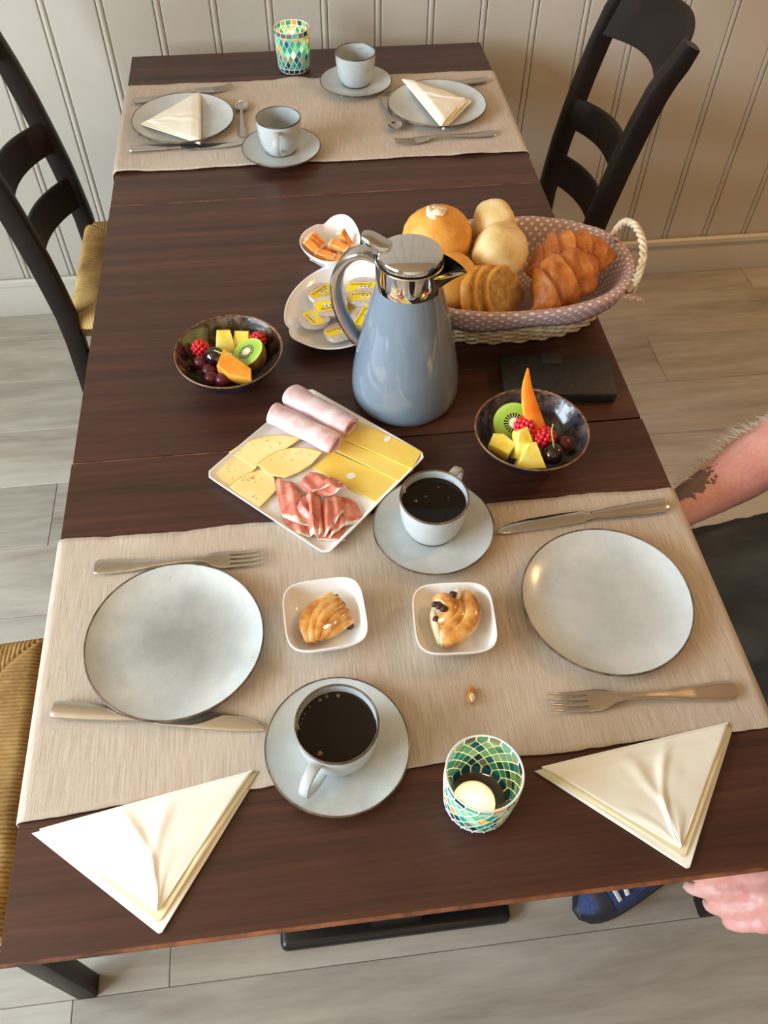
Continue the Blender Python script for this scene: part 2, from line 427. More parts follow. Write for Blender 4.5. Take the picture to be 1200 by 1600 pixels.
runner('beige woven runner under the two clean grey dinner plates', .140, .480, 1, -.010)
runner('beige woven runner under the plates with napkins near the wall', 1.347, 1.692, 2)
# ---------------------------------------------------------------- stoneware
def stone(name, base, pale, dark=0):
    n = NT(name); v = n.coord(rnd=True); f = n.noise(v, 16, 5, .6); g = n.noise(v, 260, 2, .6); h = n.noise(v, 90, 2)
    c = n.ramp(f, [(.32, base), (.66, pale)])
    c = n.mix(n.ramp(g, [(.26, (160, 160, 160)), (.31, (0, 0, 0))]), c, (120, 118, 112))
    c = n.mix(n.ramp(h, [(.18, (160, 160, 160)), (.21, (0, 0, 0))]), c, (110, 98, 86))
    if dark:  # darker centre: glaze mottling, with the gloss reflection's gradient painted in as well
        tc = n.new('ShaderNodeTexCoord'); ln_ = n.new('ShaderNodeVectorMath', operation='LENGTH'); n.L(tc.outputs['Object'], ln_.inputs[0])
        d = n.math('ADD', n.math('DIVIDE', ln_.outputs['Value'], .10), n.math('MULTIPLY', n.math('SUBTRACT', n.noise(v, 22, 5, .7), .5), .55))
        c = n.mix(n.math('MULTIPLY', n.ramp(d, [(.15, (255, 255, 255)), (.85, (0, 0, 0))]), dark), c, (122, 126, 122))
    n.color(c); n.set(rough=.22, coat=.3, coatr=.12); n.bump(f, .05, .002); return n.m
M['stone'] = stone('grey_stoneware_glaze', (178, 184, 184), (200, 205, 204))
M['plate1'] = stone('mottled_grey_glaze_reflection', (178, 184, 184), (204, 208, 206), .75); M['plate2'] = stone('pale_grey_glaze_reflection', (184, 190, 190), (204, 208, 207), .28)
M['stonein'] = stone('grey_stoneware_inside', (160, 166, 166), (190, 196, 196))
M['rim'] = mottled('brown_glaze_rim', (58, 46, 40), (120, 100, 82), 60, .3)
M['white'] = plain('white_porcelain', (245, 245, 245), .16, coat=.4)
def plate(label, x, y, r=.103, z=T + .0040, group='round grey dinner plates', mt='plate2'):
    t = thing('dinner_plate', label, 'plate', (x, y, z), rng.random() * 6, group)
    w = lambda a, zz: 1 + .006 * math.sin(2 * a + .4) + .004 * math.sin(3 * a)
    h = .0158; k = r / .103
    P = [(0, .0042), (.055 * k, .0045), (.074 * k, .0060), (.088 * k, .0100), (.0975 * k, .0142), (.1008 * k, h)]
    Q = [(.1016 * k, h - .0022), (.098 * k, .0118), (.088 * k, .0080), (.074 * k, .0038), (.064 * k, .0), (.058 * k, .0), (0, .0008)]
    obj('plate_body', lathe(P + Q, 72, wob=w), M[mt], t)
    obj('rim_band', lathe([(.0999 * k, h - .0006), (.1008 * k, h + .0006), (.1019 * k, h + .0002), (.1024 * k, h - .0016), (.1016 * k, h - .0032), (.1006 * k, h - .002)], 72, closed=True, wob=w), M['rim'], t)
    return t
plate('grey stoneware dinner plate, empty, with a darker mottled grey centre', -.2495, .3155, mt='plate1')
plate('plain pale grey dinner plate, empty, beside the seated person', .2583, .312)
plate('grey plate carrying a folded napkin, next to the teaspoon and fork', -.2735, 1.5155)
plate('grey plate carrying an opened paper napkin with a yellowish fold', .2475, 1.526)
def saucer(label, x, y, z=T + .0040, r=.0757):
    t = thing('saucer', label, 'saucer', (x, y, z), rng.random() * 6, 'grey stoneware saucers')
    w = lambda a, zz: 1 + .006 * math.sin(2 * a + 1) + .003 * math.sin(3 * a)
    P = [(0, .0045), (.026, .0045), (.030, .0058), (.045, .0066), (.060, .0092), (r - .003, .0132), (r, .0142)]
    Q = [(r + .0006, .0125), (r - .006, .0095), (.052, .0045), (.036, .0), (.0, .0)]
    obj('saucer_body', lathe(P + Q, 60, wob=w), M['stone'], t)
    obj('rim_band', lathe([(r - .0009, .0136), (r, .0148), (r + .001, .0144), (r + .0013, .0128), (r + .0004, .0116), (r - .0004, .0124)], 60, closed=True, wob=w), M['rim'], t)
    return t
M['coffee'] = plain('black_coffee', (14, 9, 6), .06, spec=.35)
M['bubble'] = plain('coffee_bubble', (120, 96, 70), .1)
CR = .0425
def cup(label, x, y, hang, coffee=None, z=T + .0040 + .0046, bubbles=()):
    t = thing('coffee_cup', label, 'cup', (x, y, z), hang, 'grey stoneware coffee cups')
    out = [(0, .0), (.027, 0), (.0295, .0015), (.0335, .008), (.0375, .018), (.0402, .030), (.0418, .045), (.0425, .0625), (.0422, .0642)]
    inn = [(.0408, .0640), (.0404, .060), (.0398, .045), (.038, .030), (.0345, .018), (.029, .009), (.0, .0065)]
    obj('cup_body', lathe(out, 60), M['stone'], t)
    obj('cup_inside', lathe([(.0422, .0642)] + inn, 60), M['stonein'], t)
    obj('rim_band', lathe([(.0405, .0636), (.0408, .0646), (.0418, .0651), (.0427, .0644), (.0429, .0628), (.0424, .062)], 60, closed=True), M['rim'], t)
    obj('foot_line', lathe([(.0288, .0004), (.0300, .0002), (.0306, .0018), (.0298, .0024)], 60, closed=True), M['rim'], t)
    hp = smooth_path([(.0395, 0, .054), (.052, 0, .057), (.0640, 0, .052), (.0690, 0, .040), (.0650, 0, .027), (.053, 0, .0185), (.0375, 0, .018)], 6)
    hb = obj('handle', sweep(hp, rectring(lambda u: .0110 + .003 * abs(2 * u - 1) ** 3, .0058, .45), 12, up=(0, 0, 1)), M['stone'], t)
    if coffee:
        c = obj('coffee', lathe([(0, coffee), (.0375, coffee), (.0392, coffee + .0004), (.0400, coffee + .0011)], 60), M['coffee'], t)
        for (a, rr, s) in bubbles:
            obj('bubble', xf(ball(s, s, s * .6, 10, 6), (rr * math.cos(a - hang), rr * math.sin(a - hang), coffee + .0002)), M['bubble'], c)
    return t
saucer('saucer under the full coffee cup next to the lit tealight glass', -.0755, .169)
cup('cup of black coffee next to the lit glass, handle pointing at the folded napkin', -.0745, .168, math.radians(-123), .051, bubbles=[(2.0, .036, .0021), (1.78, .0368, .0019), (1.45, .036, .0022), (4.05, .031, .003), (2.6, .037, .0012), (2.75, .0373, .001), (2.9, .0372, .0011), (3.05, .0375, .001), (2.35, .0372, .0012)])
saucer('saucer under the full coffee cup by the cheese and ham platter', .0695, .443)
cup('cup of black coffee by the square platter, handle turned to the far side', .068, .445, math.radians(52), .051, bubbles=[(2.9, .022, .0022), (2.2, .014, .0012), (1.2, .026, .0009), (.3, .02, .0008)])
saucer('saucer near the wall under the empty cup with its handle towards the viewer', -.082, 1.386)
cup('empty grey cup with front facing handle on the runner next to the teaspoon', -.083, 1.389, math.radians(-97))
saucer('saucer near the wall under the empty cup next to the mosaic glass', .0893, 1.644)
cup('empty grey cup standing beside the far mosaic tealight glass', .0895, 1.650, math.radians(70))

# ---------------------------------------------------------------- cutlery
n = NT('brushed_steel'); f = n.noise(n.coord((20, 400, 400)), 1, 2); n.color((196, 190, 182)); n.set(metal=1.0, rough=.27); n.bump(f, .04, .0003); M['steel'] = n.m
M['bright'] = plain('polished_blade', (214, 212, 208), .14, metal=1.0)
M['tip'] = plain('narrow_gap_shadow_steel', (120, 116, 112), .35, metal=1.0)
def strip(stations, th, ns=10, crown=.35):
    """flat lofted bar: stations (x, halfwidth, z, y0)"""
    def f(a, b):
        i = min(len(S_) - 1, int(round(b * (len(S_) - 1)))); x, w, z, y = S_[i]; an = 2 * PI * a
        c, s = math.cos(an), math.sin(an); c = math.copysign(abs(c) ** .75, c); s = math.copysign(abs(s) ** .8, s)
        return x, y + w * c, z + th / 2 * s * (1 if s > 0 else .8)
    S_ = stations; V, F = grid(f, 14, len(S_), cu=True); m = len(S_)
    F += [tuple(i * m for i in range(14))[::-1], tuple(i * m + m - 1 for i in range(14))]
    return V, F
def interp(keys, n):
    xs = np.linspace(keys[0][0], keys[-1][0], n); A = np.array(keys); return [tuple([x] + [float(np.interp(x, A[:, 0], A[:, k])) for k in range(1, A.shape[1])]) for x in xs]
def fork_parts(t, L=.208):
    k = L / .208
    hand = interp([(0, .0085, .0045, 0), (.004, .0108, .0042, 0), (.02, .0108, .0035, 0), (.045, .0088, .0032, 0), (.075, .0055, .0052, 0), (.100, .0042, .0075, 0), (.122, .0042, .0085, 0), (.134, .0055, .0070, 0), (.142, .0100, .0055, 0), (.152, .0122, .0040, 0), (.164, .0125, .0032, 0)], 60)
    obj('fork_handle', xf(strip(hand, .0026), s=k), M['steel'], t)
    for i in range(4):
        y = (-.0098 + .00653 * i)
        tn = interp([(.160, .0026, .0033, y), (.175, .0020, .0030, y * 1.0), (.192, .0017, .0042, y * .98), (.206, .0008, .0075, y * .96)], 14)
        obj('tine', xf(strip(tn, .0021), s=k), M['steel'], t)
def knife_parts(t, L=.232):
    k = L / .232
    hd = interp([(0, .0088, .0052, 0), (.003, .0104, .0055, 0), (.03, .0103, .0055, 0), (.07, .0085, .005, 0), (.098, .0062, .0045, 0), (.104, .006, .0045, 0)], 40)
    obj('knife_handle', xf(strip(hd, .0075), s=k), M['steel'], t)
    bl = interp([(.102, .0050, .0045, 0), (.110, .0058, .0042, 0), (.116, .0096, .0035, -.0015), (.15, .0102, .003, -.001), (.19, .0096, .003, 0), (.212, .0078, .003, .0012), (.224, .0052, .003, .0026), (.232, .0012, .003, .0055)], 60)
    obj('blade', xf(strip(bl, .0019), s=k), M['bright'], t)
def spoon_parts(t, L=.142):
    k = L / .142
    hand = interp([(0, .006, .0035, 0), (.004, .0078, .0032, 0), (.02, .0074, .0028, 0), (.05, .0042, .0038, 0), (.08, .0028, .0068, 0), (.098, .0027, .0078, 0), (.106, .0035, .0066, 0)], 40)
    obj('spoon_handle', xf(strip(hand, .0022), s=k), M['steel'], t)
    def f(a, b):
        x = .101 + .041 * b; w = .0148 * math.sin(PI * min(.999, b ** .85 + .02)) ** .62; y = w * (2 * a - 1)
        q = (2 * a - 1) ** 2; d = .0066 * math.sin(PI * min(1, max(0, b))) ** .7 * (1 - q)
        return x, y, .0068 - d + .0004
    obj('spoon_bowl', xf(sheet(f, 15, 24, .0011), s=k), M['steel'], t)
def cutlery(kind, label, p0, p1, z=T + .0042, flip=1, tilt=0, group=None):
    L = math.hypot(p1[0] - p0[0], p1[1] - p0[1]); a = math.atan2(p1[1] - p0[1], p1[0] - p0[0])
    t = thing({'fork': 'dinner_fork', 'knife': 'table_knife', 'spoon': 'teaspoon'}[kind], label, kind, (p0[0], p0[1], z), (tilt, 0, a) , group)
    {'fork': fork_parts, 'knife': knife_parts, 'spoon': spoon_parts}[kind](t, L)
    if flip < 0: t.scale = (1, -1, 1)
    return t
cutlery('fork', 'steel fork pushed half under the far rim of the mottled plate', (-.352, .4315), (-.143, .4235))
cutlery('knife', 'table knife lying under the near rim of the mottled plate', (-.379, .2465), (-.151, .2035), flip=-1)
cutlery('knife', 'table knife behind the plain plate with its tip touching the saucer', (.380, .4475), (.151, .4345), flip=1)
cutlery('fork', 'steel fork lying free between the plain plate and napkin', (.3705, .1850), (.158, .1925))
cutlery('fork', 'fork mostly hidden under the plate nearest the wall corner, tines showing', (-.381, 1.614), (-.172, 1.660))
cutlery('knife', 'long table knife in front of the plate with the white triangle napkin', (-.375, 1.4195), (-.155, 1.4205), flip=1)
cutlery('spoon', 'teaspoon standing alone beside the empty cup on the far runner', (-.157, 1.447), (-.157, 1.590))
cutlery('knife', 'knife with only its handle end showing behind the far plate', (.372, 1.634), (.147, 1.601))
cutlery('fork', 'fork on the far runner with its tines under a teaspoon', (.347, 1.412), (.140, 1.396))
cutlery('spoon', 'teaspoon leaning over the fork at the far plate', (.139, 1.570), (.152, 1.430), z=T + .0075)

# ---------------------------------------------------------------- paper napkins
n = NT('cream_paper'); v = n.coord(); f = n.noise(v, 30, 4); n.color((250, 246, 232)); n.set(rough=.9, sss=.0); n.bump(n.noise(v, 700, 2), .15, .0004); M['paper'] = n.m
M['paperin'] = plain('pale_yellow_paper_inside', (246, 234, 196), .9)
def napkin(label, A, B, C, z, seed, inset=.2, cin=.15, puff=.006, bend=0, open_=1.0):
    """A,B: ends of the fold; C: the tip"""
    A, B, C = Vector((*A, 0)), Vector((*B, 0)), Vector((*C, 0)); O = (A + B + C) / 3
    t = thing('paper_napkin', label, 'napkin', (O.x, O.y, z), 0, 'cream paper napkins')
    A, B, C = A - O, B - O, C - O
    def tri(a, b, c, hfun):
        def f(u, v):
            p = a + (b - a) * u; q = p + (c - p) * v * .985
            return q.x, q.y, hfun(u, v, q)
        return f
    bot = tri(A, B, C, lambda u, v, q: .0022 + .0012 * nz(q.x * 25, q.y * 25, seed) + bend * (q.x * q.x))
    obj('lower_fold', mesh(*sheet(bot, 26, 26, .0016), 0), M['paper'], t)
    ins = tri(A * .985, B * .985, C.lerp((A + B) / 2, cin * .55), lambda u, v, q: .0034 + .0012 * nz(q.x * 25, q.y * 25, seed) + .35 * puff * 4 * v * (1 - v) + bend * (q.x * q.x))
    obj('middle_fold', mesh(*sheet(ins, 22, 22, .0007), 0), M['paperin'], t)
    a2, b2 = A.lerp(B, inset * .18), B.lerp(A, inset * .18); c2 = C.lerp((A + B) / 2, cin)
    def top(u, v, q):
        e = 4 * u * (1 - u); w = v
        cr = .0016 * abs(nz(q.x * 20, q.y * 20, seed + 3))
        k1 = abs(u - .42 - .25 * (v - .3) + .02 * nz(v * 5, seed, 1)); k2 = abs(u - .62 + .18 * v + .03 * nz(v * 4, seed, 5)); crease = (.0060 * max(0, 1 - k1 / .05) + .0045 * max(0, 1 - k2 / .07)) * min(1, 4 * v) * max(0, 1 - v * .8) + .003 * max(0, nz(u * 4, v * 3, seed + 9)) * min(1, 3 * v)
        lift = puff * open_ * (.25 + .75 * (1 - w)) * (.45 + .55 * e) * min(1, w * 5 + .3)
        return .0046 + lift + cr * .6 + crease * .7 + bend * (q.x * q.x)
    obj('upper_flap', mesh(*sheet(tri(a2, b2, c2, top), 44, 44, .0007), 0), M['paper'], t)
    fo = [a2.lerp(b2, i / 24) for i in range(25)]; nrm = Vector((-(B - A).y, (B - A).x, 0)).normalized(); nrm = nrm if nrm.dot(C - A) < 0 else -nrm
    def edge(i, k):
        u, h = i, .0030 + .5 * (top(i, 0, a2.lerp(b2, i)) - .0030); r = (top(i, 0, a2.lerp(b2, i)) - .0014) / 2; an = -PI / 2 + PI * k
        q = a2.lerp(b2, i) + nrm * (.0022 * math.cos(an)); return q.x, q.y, .0012 + r + r * math.sin(an)
    obj('folded_edge', mesh(*grid(edge, 25, 7), 0), M['paper'], t)
    return t
napkin('white folded triangle napkin on bare wood in front of the mottled plate', (-.386, .117), (-.158, .155), (-.255, .009), T + .0006, 1, puff=.008)
napkin('cream folded triangle napkin on bare wood below the free fork', (.358, .149), (.128, .122), (.256, .0075), T + .0006, 2, puff=.007)
napkin('white triangle napkin lying on the plate near the teaspoon', (-.243, 1.625), (-.238, 1.412), (-.358, 1.501), T + .0145, 3, cin=.1, puff=.004)
napkin('cream napkin with a pale yellow open fold lying on a far plate', (.188, 1.640), (.243, 1.418), (.322, 1.530), T + .0145, 4, cin=.13, puff=.012)
# ---------------------------------------------------------------- thermal jug
M['jug'] = plain('blue_grey_enamel', (116, 129, 142), .10, coat=.6, coatr=.04)
M['chrome'] = plain('chrome', (226, 224, 222), .05, metal=1.0)
M['chromed'] = plain('brushed_chrome', (205, 202, 198), .16, metal=1.0)
M['dark'] = plain('dark_gap', (20, 19, 18), .4)
sd = math.radians(-24)
j = thing('thermal_jug', 'blue grey thermal coffee jug with chrome lid and spout', 'jug', (.068, .701, T + .0008), sd); j.scale = (1, 1, .98)
obj('jug_body', lathe([(0, 0), (.066, 0), (.0715, .002), (.0750, .008), (.0767, .018), (.0768, .030), (.0757, .046), (.0735, .062), (.0698, .082), (.0645, .108), (.0580, .137), (.0510, .167), (.0455, .188), (.0432, .199), (.042, .2)], 80), M['jug'], j)
obj('collar', lathe([(.0428, .197), (.0437, .199), (.0440, .212), (.0440, .2335), (.0428, .2348), (.0415, .2335), (.0412, .214)], 72), M['chrome'], j)
obj('seal', lathe([(.0425, .2325), (.0425, .2352), (.038, .2352)], 60), M['dark'], j)
# spout: a lip that leaves the collar on +x
def spf(a, b):
    an = (a - .5) * 1.25; r0 = .0432; ext = .030 * b
    x = r0 * math.cos(an * (1 - .72 * b)) + ext * (1 - (2 * a - 1) ** 2 * .35); y = r0 * math.sin(an * (1 - .80 * b))
    deep = (1 - (2 * a - 1) ** 2)
    z = .2345 - deep * (.022 * (1 - b) ** 1.3 + .006) + .004 * b - .002
    return x, y, z
V, F = sheet(spf, 17, 12, .0014)
sp = obj('spout', (V, F), M['chrome'], j)
V, F = grid(lambda a, b: (lambda q: (q[0], q[1], q[2] + .0016))(spf(a, b)), 17, 12)
obj('spout_inside', (V, F), M['dark'], sp)
obj('lid', lathe([(.0395, .2352), (.0412, .237), (.0412, .2425), (.0400, .2445), (.0375, .2452), (.030, .2468), (.022, .2478), (.012, .2486), (.004, .2489), (.001, .24895), (0, .24895)], 96), M['chrome'], j)
lv = obj('thumb_lever', sweep(smooth_path([(-.026, 0, .2475), (-.036, 0, .2480), (-.045, 0, .2510), (-.055, 0, .2545), (-.064, 0, .2550)], 5), rectring(lambda t: .017 + .009 * math.sin(PI * min(1, t * 1.05)) ** .8 - (.008 if t > .97 else 0), lambda t: .0075 + .004 * t - (.006 if t > .97 else 0), .48), 12), M['chromed'], j)
hp = smooth_path([(-.042, 0, .228), (-.060, 0, .2315), (-.078, 0, .224), (-.0935, 0, .203), (-.1005, 0, .175), (-.0990, 0, .146), (-.0910, 0, .118), (-.0800, 0, .096), (-.0715, 0, .083)], 7)
hd = obj('handle', sweep(hp, rectring(lambda t: .022 + .006 * math.sin(PI * t), .0105, .42), 12), M['chromed'], j)
obj('handle_grip', sweep([q + Vector((.0030, 0, -.001)) for q in hp[9:]], rectring(.0175, .0105, .35), 12), M['jug'], hd)
obj('handle_bracket', sweep([(-.040, 0, .228), (-.056, 0, .232), (-.066, 0, .2315)], rectring(.024, .009, .3), 12), M['chromed'], hd)
obj('hinge_pin', sweep([(-.043, -.010, .243), (-.043, .010, .243)], .0042, 12), M['chromed'], lv)

# ---------------------------------------------------------------- square white dishes
def sq(a, e=4.0): 
    c, s = math.cos(a), math.sin(a); r = (abs(c) ** e + abs(s) ** e) ** (-1 / e); return r * c, r * s
def sqloft(prof, e=4.5, n=64):
    V, F = [], []
    for (h, z) in prof:
        for k in range(n):
            x, y = sq(2 * PI * k / n + PI / n, e); V.append((h * x, h * y, z))
    for i in range(len(prof) - 1):
        for k in range(n): F.append((i * n + k, i * n + (k + 1) % n, (i + 1) * n + (k + 1) % n, (i + 1) * n + k))
    F.append(tuple(range(n - 1, -1, -1))); F.append(tuple((len(prof) - 1) * n + k for k in range(n)))
    return V, F
def sqbowl(label, x, y, rz):
    t = thing('square_bowl', label, 'bowl', (x, y, T + .0042), rz, 'small square white bowls')
    obj('bowl_body', sqloft([(.028, 0), (.0305, .001), (.0395, .009), (.0450, .021), (.0470, .0268), (.0466, .0282), (.0454, .0280), (.0436, .022), (.0385, .0115), (.030, .0062), (.022, .0048), (.008, .0045)], 4.2), M['white'], t)
    obj('foot_ring', sqloft([(.026, -.0004), (.027, -.0004), (.027, .001), (.026, .001)], 4.2), M['white'], t)
    return t
BZ = T + .0042 + .005
sqbowl('small square white bowl holding the flaky fan shaped pastry', -.0768, .3205, .05)
sqbowl('small square white bowl holding the pastry with raisins', .0705, .2985, -.06)
# square platter
pl = thing('square_platter', 'large square white platter of cheese and cold meat', 'platter', (-.0695, .5635, T + .0008), math.radians(45.5), None)
PZ = T + .0008 + .0075
obj('platter_body', sqloft([(.088, 0), (.092, .0005), (.1045, .0095), (.1062, .0122), (.1060, .0136), (.1050, .0138), (.1035, .0125), (.098, .0084), (.094, .0072), (.06, .007), (.01, .007)], 26, 96), M['white'], pl)
obj('foot_ring', sqloft([(.080, -.0004), (.082, -.0004), (.082, .001), (.080, .001)], 12), M['white'], pl)

# ---------------------------------------------------------------- cheese, ham
n = NT('young_cheese'); v = n.coord(rnd=True); f = n.noise(v, 20, 3); n.color(n.ramp(f, [(.35, (242, 214, 132)), (.65, (249, 230, 164))])); n.set(rough=.38, sss=.12, ssss=.01); n.b.inputs['Subsurface Radius'].default_value = (1, .7, .3); M['cheese'] = n.m
n = NT('yellow_cheese'); v = n.coord(rnd=True); f = n.noise(v, 16, 3); n.color(n.ramp(f, [(.35, (246, 206, 84)), (.65, (250, 220, 118))])); n.set(rough=.34, sss=.12, ssss=.01); M['cheese2'] = n.m
M['rind'] = plain('cheese_rind', (222, 168, 50), .5)
M['hole'] = plain('cheese_hole_edge', (214, 172, 84), .6)
def slice_thing(label, outline, z0, tilt, mat, rind_pts=None, holes=(), group='cheese slices on the platter', th=.0022, big=()):
    cx = sum(p[0] for p in outline) / len(outline); cy = sum(p[1] for p in outline) / len(outline)
    t = thing('cheese_slice', label, 'cheese', (cx, cy, z0), (tilt[0], tilt[1], 0), group)
    o = [(x - cx, y - cy) for x, y in outline]
    area2 = sum(o[i][0] * o[(i + 1) % len(o)][1] - o[(i + 1) % len(o)][0] * o[i][1] for i in range(len(o)))
    if area2 < 0: o = o[::-1]
    obj('slice_body', prism(o, 0, th, .0004), mat, t)
    if rind_pts:
        obj('rind', sweep([(x - cx, y - cy, th * .52) for x, y in rind_pts], rectring(.0018, th * 1.02, .3), 12), M['rind'], t)
    for (x, y, r) in holes:
        obj('hole', xf(lathe([(0, 0), (r * .8, .0002), (r, .00035), (r * 1.05, 0)], 10), (x - cx, y - cy, th)), M['hole'], t)
    for (x, y, r, e, a) in big:
        obj('hole', xf(lathe([(0, 0), (r, 0), (r * 1.02, -.0006)], 20), (x - cx, y - cy, th + .0003), rz=a, s=(1, e, 1)), M['white'], t)
    return t
def arc(p, q, bulge, n=10):
    p, q = Vector((*p, 0)), Vector((*q, 0)); d = q - p; nn = Vector((-d.y, d.x, 0)); 
    return [tuple((p + d * (i / n) + nn * bulge * 4 * (i / n) * (1 - i / n)).xy) for i in range(n + 1)]
def hrand(pts, k, seed):
    r = random.Random(seed); c = np.array(pts).mean(0); o = []
    for _ in range(k):
        a, b = r.choice(pts), r.random() * .75; o.append((c[0] + (a[0] - c[0]) * b + .004 * r.uniform(-1, 1), c[1] + (a[1] - c[1]) * b + .004 * r.uniform(-1, 1), r.uniform(.0005, .0011)))
    return o
Z = PZ                                        # surface of the platter
def ap(*a): return arc(*a)
A_ = arc((-.187, .600), (-.088, .614), .16, 12) + [(-.098, .606), (-.118, .591), (-.152, .569)]
slice_thing('pale cheese slice with curved rind, farthest back beside the ham rolls', A_, Z + .0026, (.02, -.02), M['cheese'], arc((-.187, .600), (-.088, .614), .16, 12), hrand(A_, 16, 1))
B_ = [(-.214, .570), (-.187, .598), (-.150, .570), (-.186, .536)]
slice_thing('pale cheese slice at the outer corner of the platter, partly covered', B_, Z + .0002, (0, 0), M['cheese'], [(-.214, .570), (-.187, .598)], hrand(B_, 8, 2))
C_ = arc((-.149, .571), (-.061, .583), .2, 12) + [(-.077, .564), (-.095, .552), (-.113, .545), (-.134, .552)]
slice_thing('pale cheese slice with curved rind in the middle of the platter', C_, Z + .0052, (.03, 0), M['cheese'], arc((-.149, .571), (-.061, .583), .2, 12), hrand(C_, 10, 3))
D_ = arc((-.187, .538), (-.138, .563), .12, 10) + [(-.128, .548), (-.126, .526), (-.150, .498)]
slice_thing('pale cheese slice with small holes beside the cured ham', D_, Z + .0028, (0, .02), M['cheese'], arc((-.187, .538), (-.138, .563), .12, 10), hrand(D_, 24, 4))
slice_thing('deep yellow cheese slice nearest the cured ham, with one round hole', [(-.048, .588), (.038, .524), (.007, .489), (-.076, .562)], Z + .0002, (0, 0), M['cheese2'], group='yellow cheese slices on the platter', big=[(-.026, .541, .0064, .8, .3)])
slice_thing('deep yellow cheese slice, middle one of the overlapping three', [(-.033, .605), (.058, .541), (.036, .524), (-.046, .590)], Z + .0026, (.015, 0), M['cheese2'], group='yellow cheese slices on the platter')
slice_thing('deep yellow cheese slice touching the jug side edge of the platter', [(-.010, .638), (.0735, .570), (.057, .541), (-.032, .606)], Z + .005, (.015, 0), M['cheese2'], group='yellow cheese slices on the platter', big=[(.030, .598, .006, .6, .8)])

def uv_sheet(fn, nu, nv, th, sharp=0):
    V, F = sheet(fn, nu, nv, th); me = mesh(V, F, sharp); uv = me.uv_layers.new(name='UVMap'); N = nu * nv
    for lp in me.loops:
        i = lp.vertex_index % N; uv.data[lp.index].uv = ((i // nv) / (nu - 1), (i % nv) / (nv - 1))
    return me
n = NT('cooked_ham'); v = n.coord(); f = n.noise(v, 45, 4); n.color(n.ramp(f, [(.3, (224, 168, 170)), (.5, (238, 196, 196)), (.7, (248, 222, 218))])); n.set(rough=.4, sss=.15, ssss=.01); M['ham'] = n.m
def ham_roll(label, p0, p1, r, seed):
    a = math.atan2(p1[1] - p0[1], p1[0] - p0[0]); L = math.hypot(p1[0] - p0[0], p1[1] - p0[1])
    t = thing('ham_roll', label, 'ham', (p0[0], p0[1], Z + .0045 + r), a, 'rolled cooked ham slices')
    def f(u, w):
        an = -1.2 + u * 2 * PI * 2.15; rr = r * (1.02 - .38 * u) * (1 + .20 * nz(w * 3, u * 5, seed)); fl = .74
        x = L * w + .004 * nz(u * 6, w * 0 + seed, 2) * (1 if w in (0, 1) else .3) + (.008 * u * (1 - w) if True else 0) - .006 * math.sin(an) * (1 - w)
        return x, rr * math.cos(an) * 1.12 * (1 + .25 * (1 - w) * max(0, 1 - u)), rr * math.sin(an) * fl + .001 * nz(w * 12, u * 9, seed)
    V, F = grid(f, 70, 26); o = obj('rolled_slice', mesh(V, F, 0), M['ham'], t)
    s = o.modifiers.new('thickness', 'SOLIDIFY'); s.thickness = .0013; s.offset = 0
    return t
ham_roll('pink ham roll along the jug side of the platter', (-.098, .684), (-.018, .613), .0150, 3)
ham_roll('pink ham roll lying against the pale cheese', (-.124, .652), (-.042, .584), .0146, 8)
n = NT('cured_ham'); uvn = n.new('ShaderNodeUVMap'); sep = n.new('ShaderNodeSeparateXYZ'); n.L(uvn.outputs[0], sep.inputs[0])
v = n.coord(); f = n.noise(v, 60, 4, .6); st = n.noise(n.coord((60, 200, 60), rot=(0, 0, .9)), 1, 3)
c = n.ramp(f, [(.28, (186, 88, 76)), (.5, (212, 124, 106)), (.68, (230, 162, 140))])
c = n.mix(n.ramp(st, [(.62, (0, 0, 0)), (.72, (200, 200, 200))]), c, (240, 206, 186))
edge = n.math('ADD', sep.outputs[1], n.math('MULTIPLY', n.noise(v, 90, 2), .16))
c = n.mix(n.ramp(edge, [(.93, (0, 0, 0)), (.99, (230, 230, 230))]), c, (240, 224, 206)); n.color(c); n.set(rough=.3, sss=.15, ssss=.008); M['cured'] = n.m
def patch(t, q, z, bulge, seed, name='fold', curl=0, nu=36, nv=24):
    q = [Vector((*p, 0)) for p in q]
    def f(u, w):
        uu = .5 + (u - .5) * (1 - .14 * abs(2 * w - 1) ** 4); ww = .5 + (w - .5) * (1 - .10 * abs(2 * u - 1) ** 3 + .10 * nz(u * 3, seed, w)); a = q[0].lerp(q[1], uu); b_ = q[3].lerp(q[2], uu); p = a.lerp(b_, ww)
        h = z + bulge * (math.sin(PI * u) * .8 + .3 * math.sin(3.2 * PI * u + 1.5 * w + seed) * math.sin(PI * u)) * (.6 + .4 * math.sin(PI * w)) * min(1, 6 * u, 6 * (1 - u) + .2) + .0016 * nz(p.x * 60, p.y * 60, seed) + curl * max(0, w - .75) * 4
        return p.x - O.x, p.y - O.y, h
    O = t.location
    obj(name, uv_sheet(f, nu, nv, .0009), M['cured'], t)
def cured(label, loc): return thing('cured_ham_slice', label, 'ham', (loc[0], loc[1], Z), 0, 'folded slices of cured ham')
h1 = cured('flat red cured ham slice closest to the pale cheese', (-.105, .49))
patch(h1, [(-.128, .548), (-.094, .528), (-.082, .456), (-.121, .478)], .0046, .006, 1); patch(h1, [(-.122, .484), (-.083, .470), (-.084, .443), (-.111, .457)], .0028, .003, 2)
h2 = cured('tall pleated cured ham slice in the centre of the pile', (-.08, .475))
patch(h2, [(-.105, .480), (-.089, .513), (-.078, .487), (-.084, .462)], .008, .008, 3); patch(h2, [(-.091, .510), (-.067, .509), (-.068, .442), (-.087, .441)], .0075, .014, 4)
h3 = cured('cured ham slice with a broad white fat edge, folded upright', (-.055, .475))
patch(h3, [(-.071, .492), (-.044, .506), (-.037, .480), (-.071, .434)], .0085, .011, 5); 
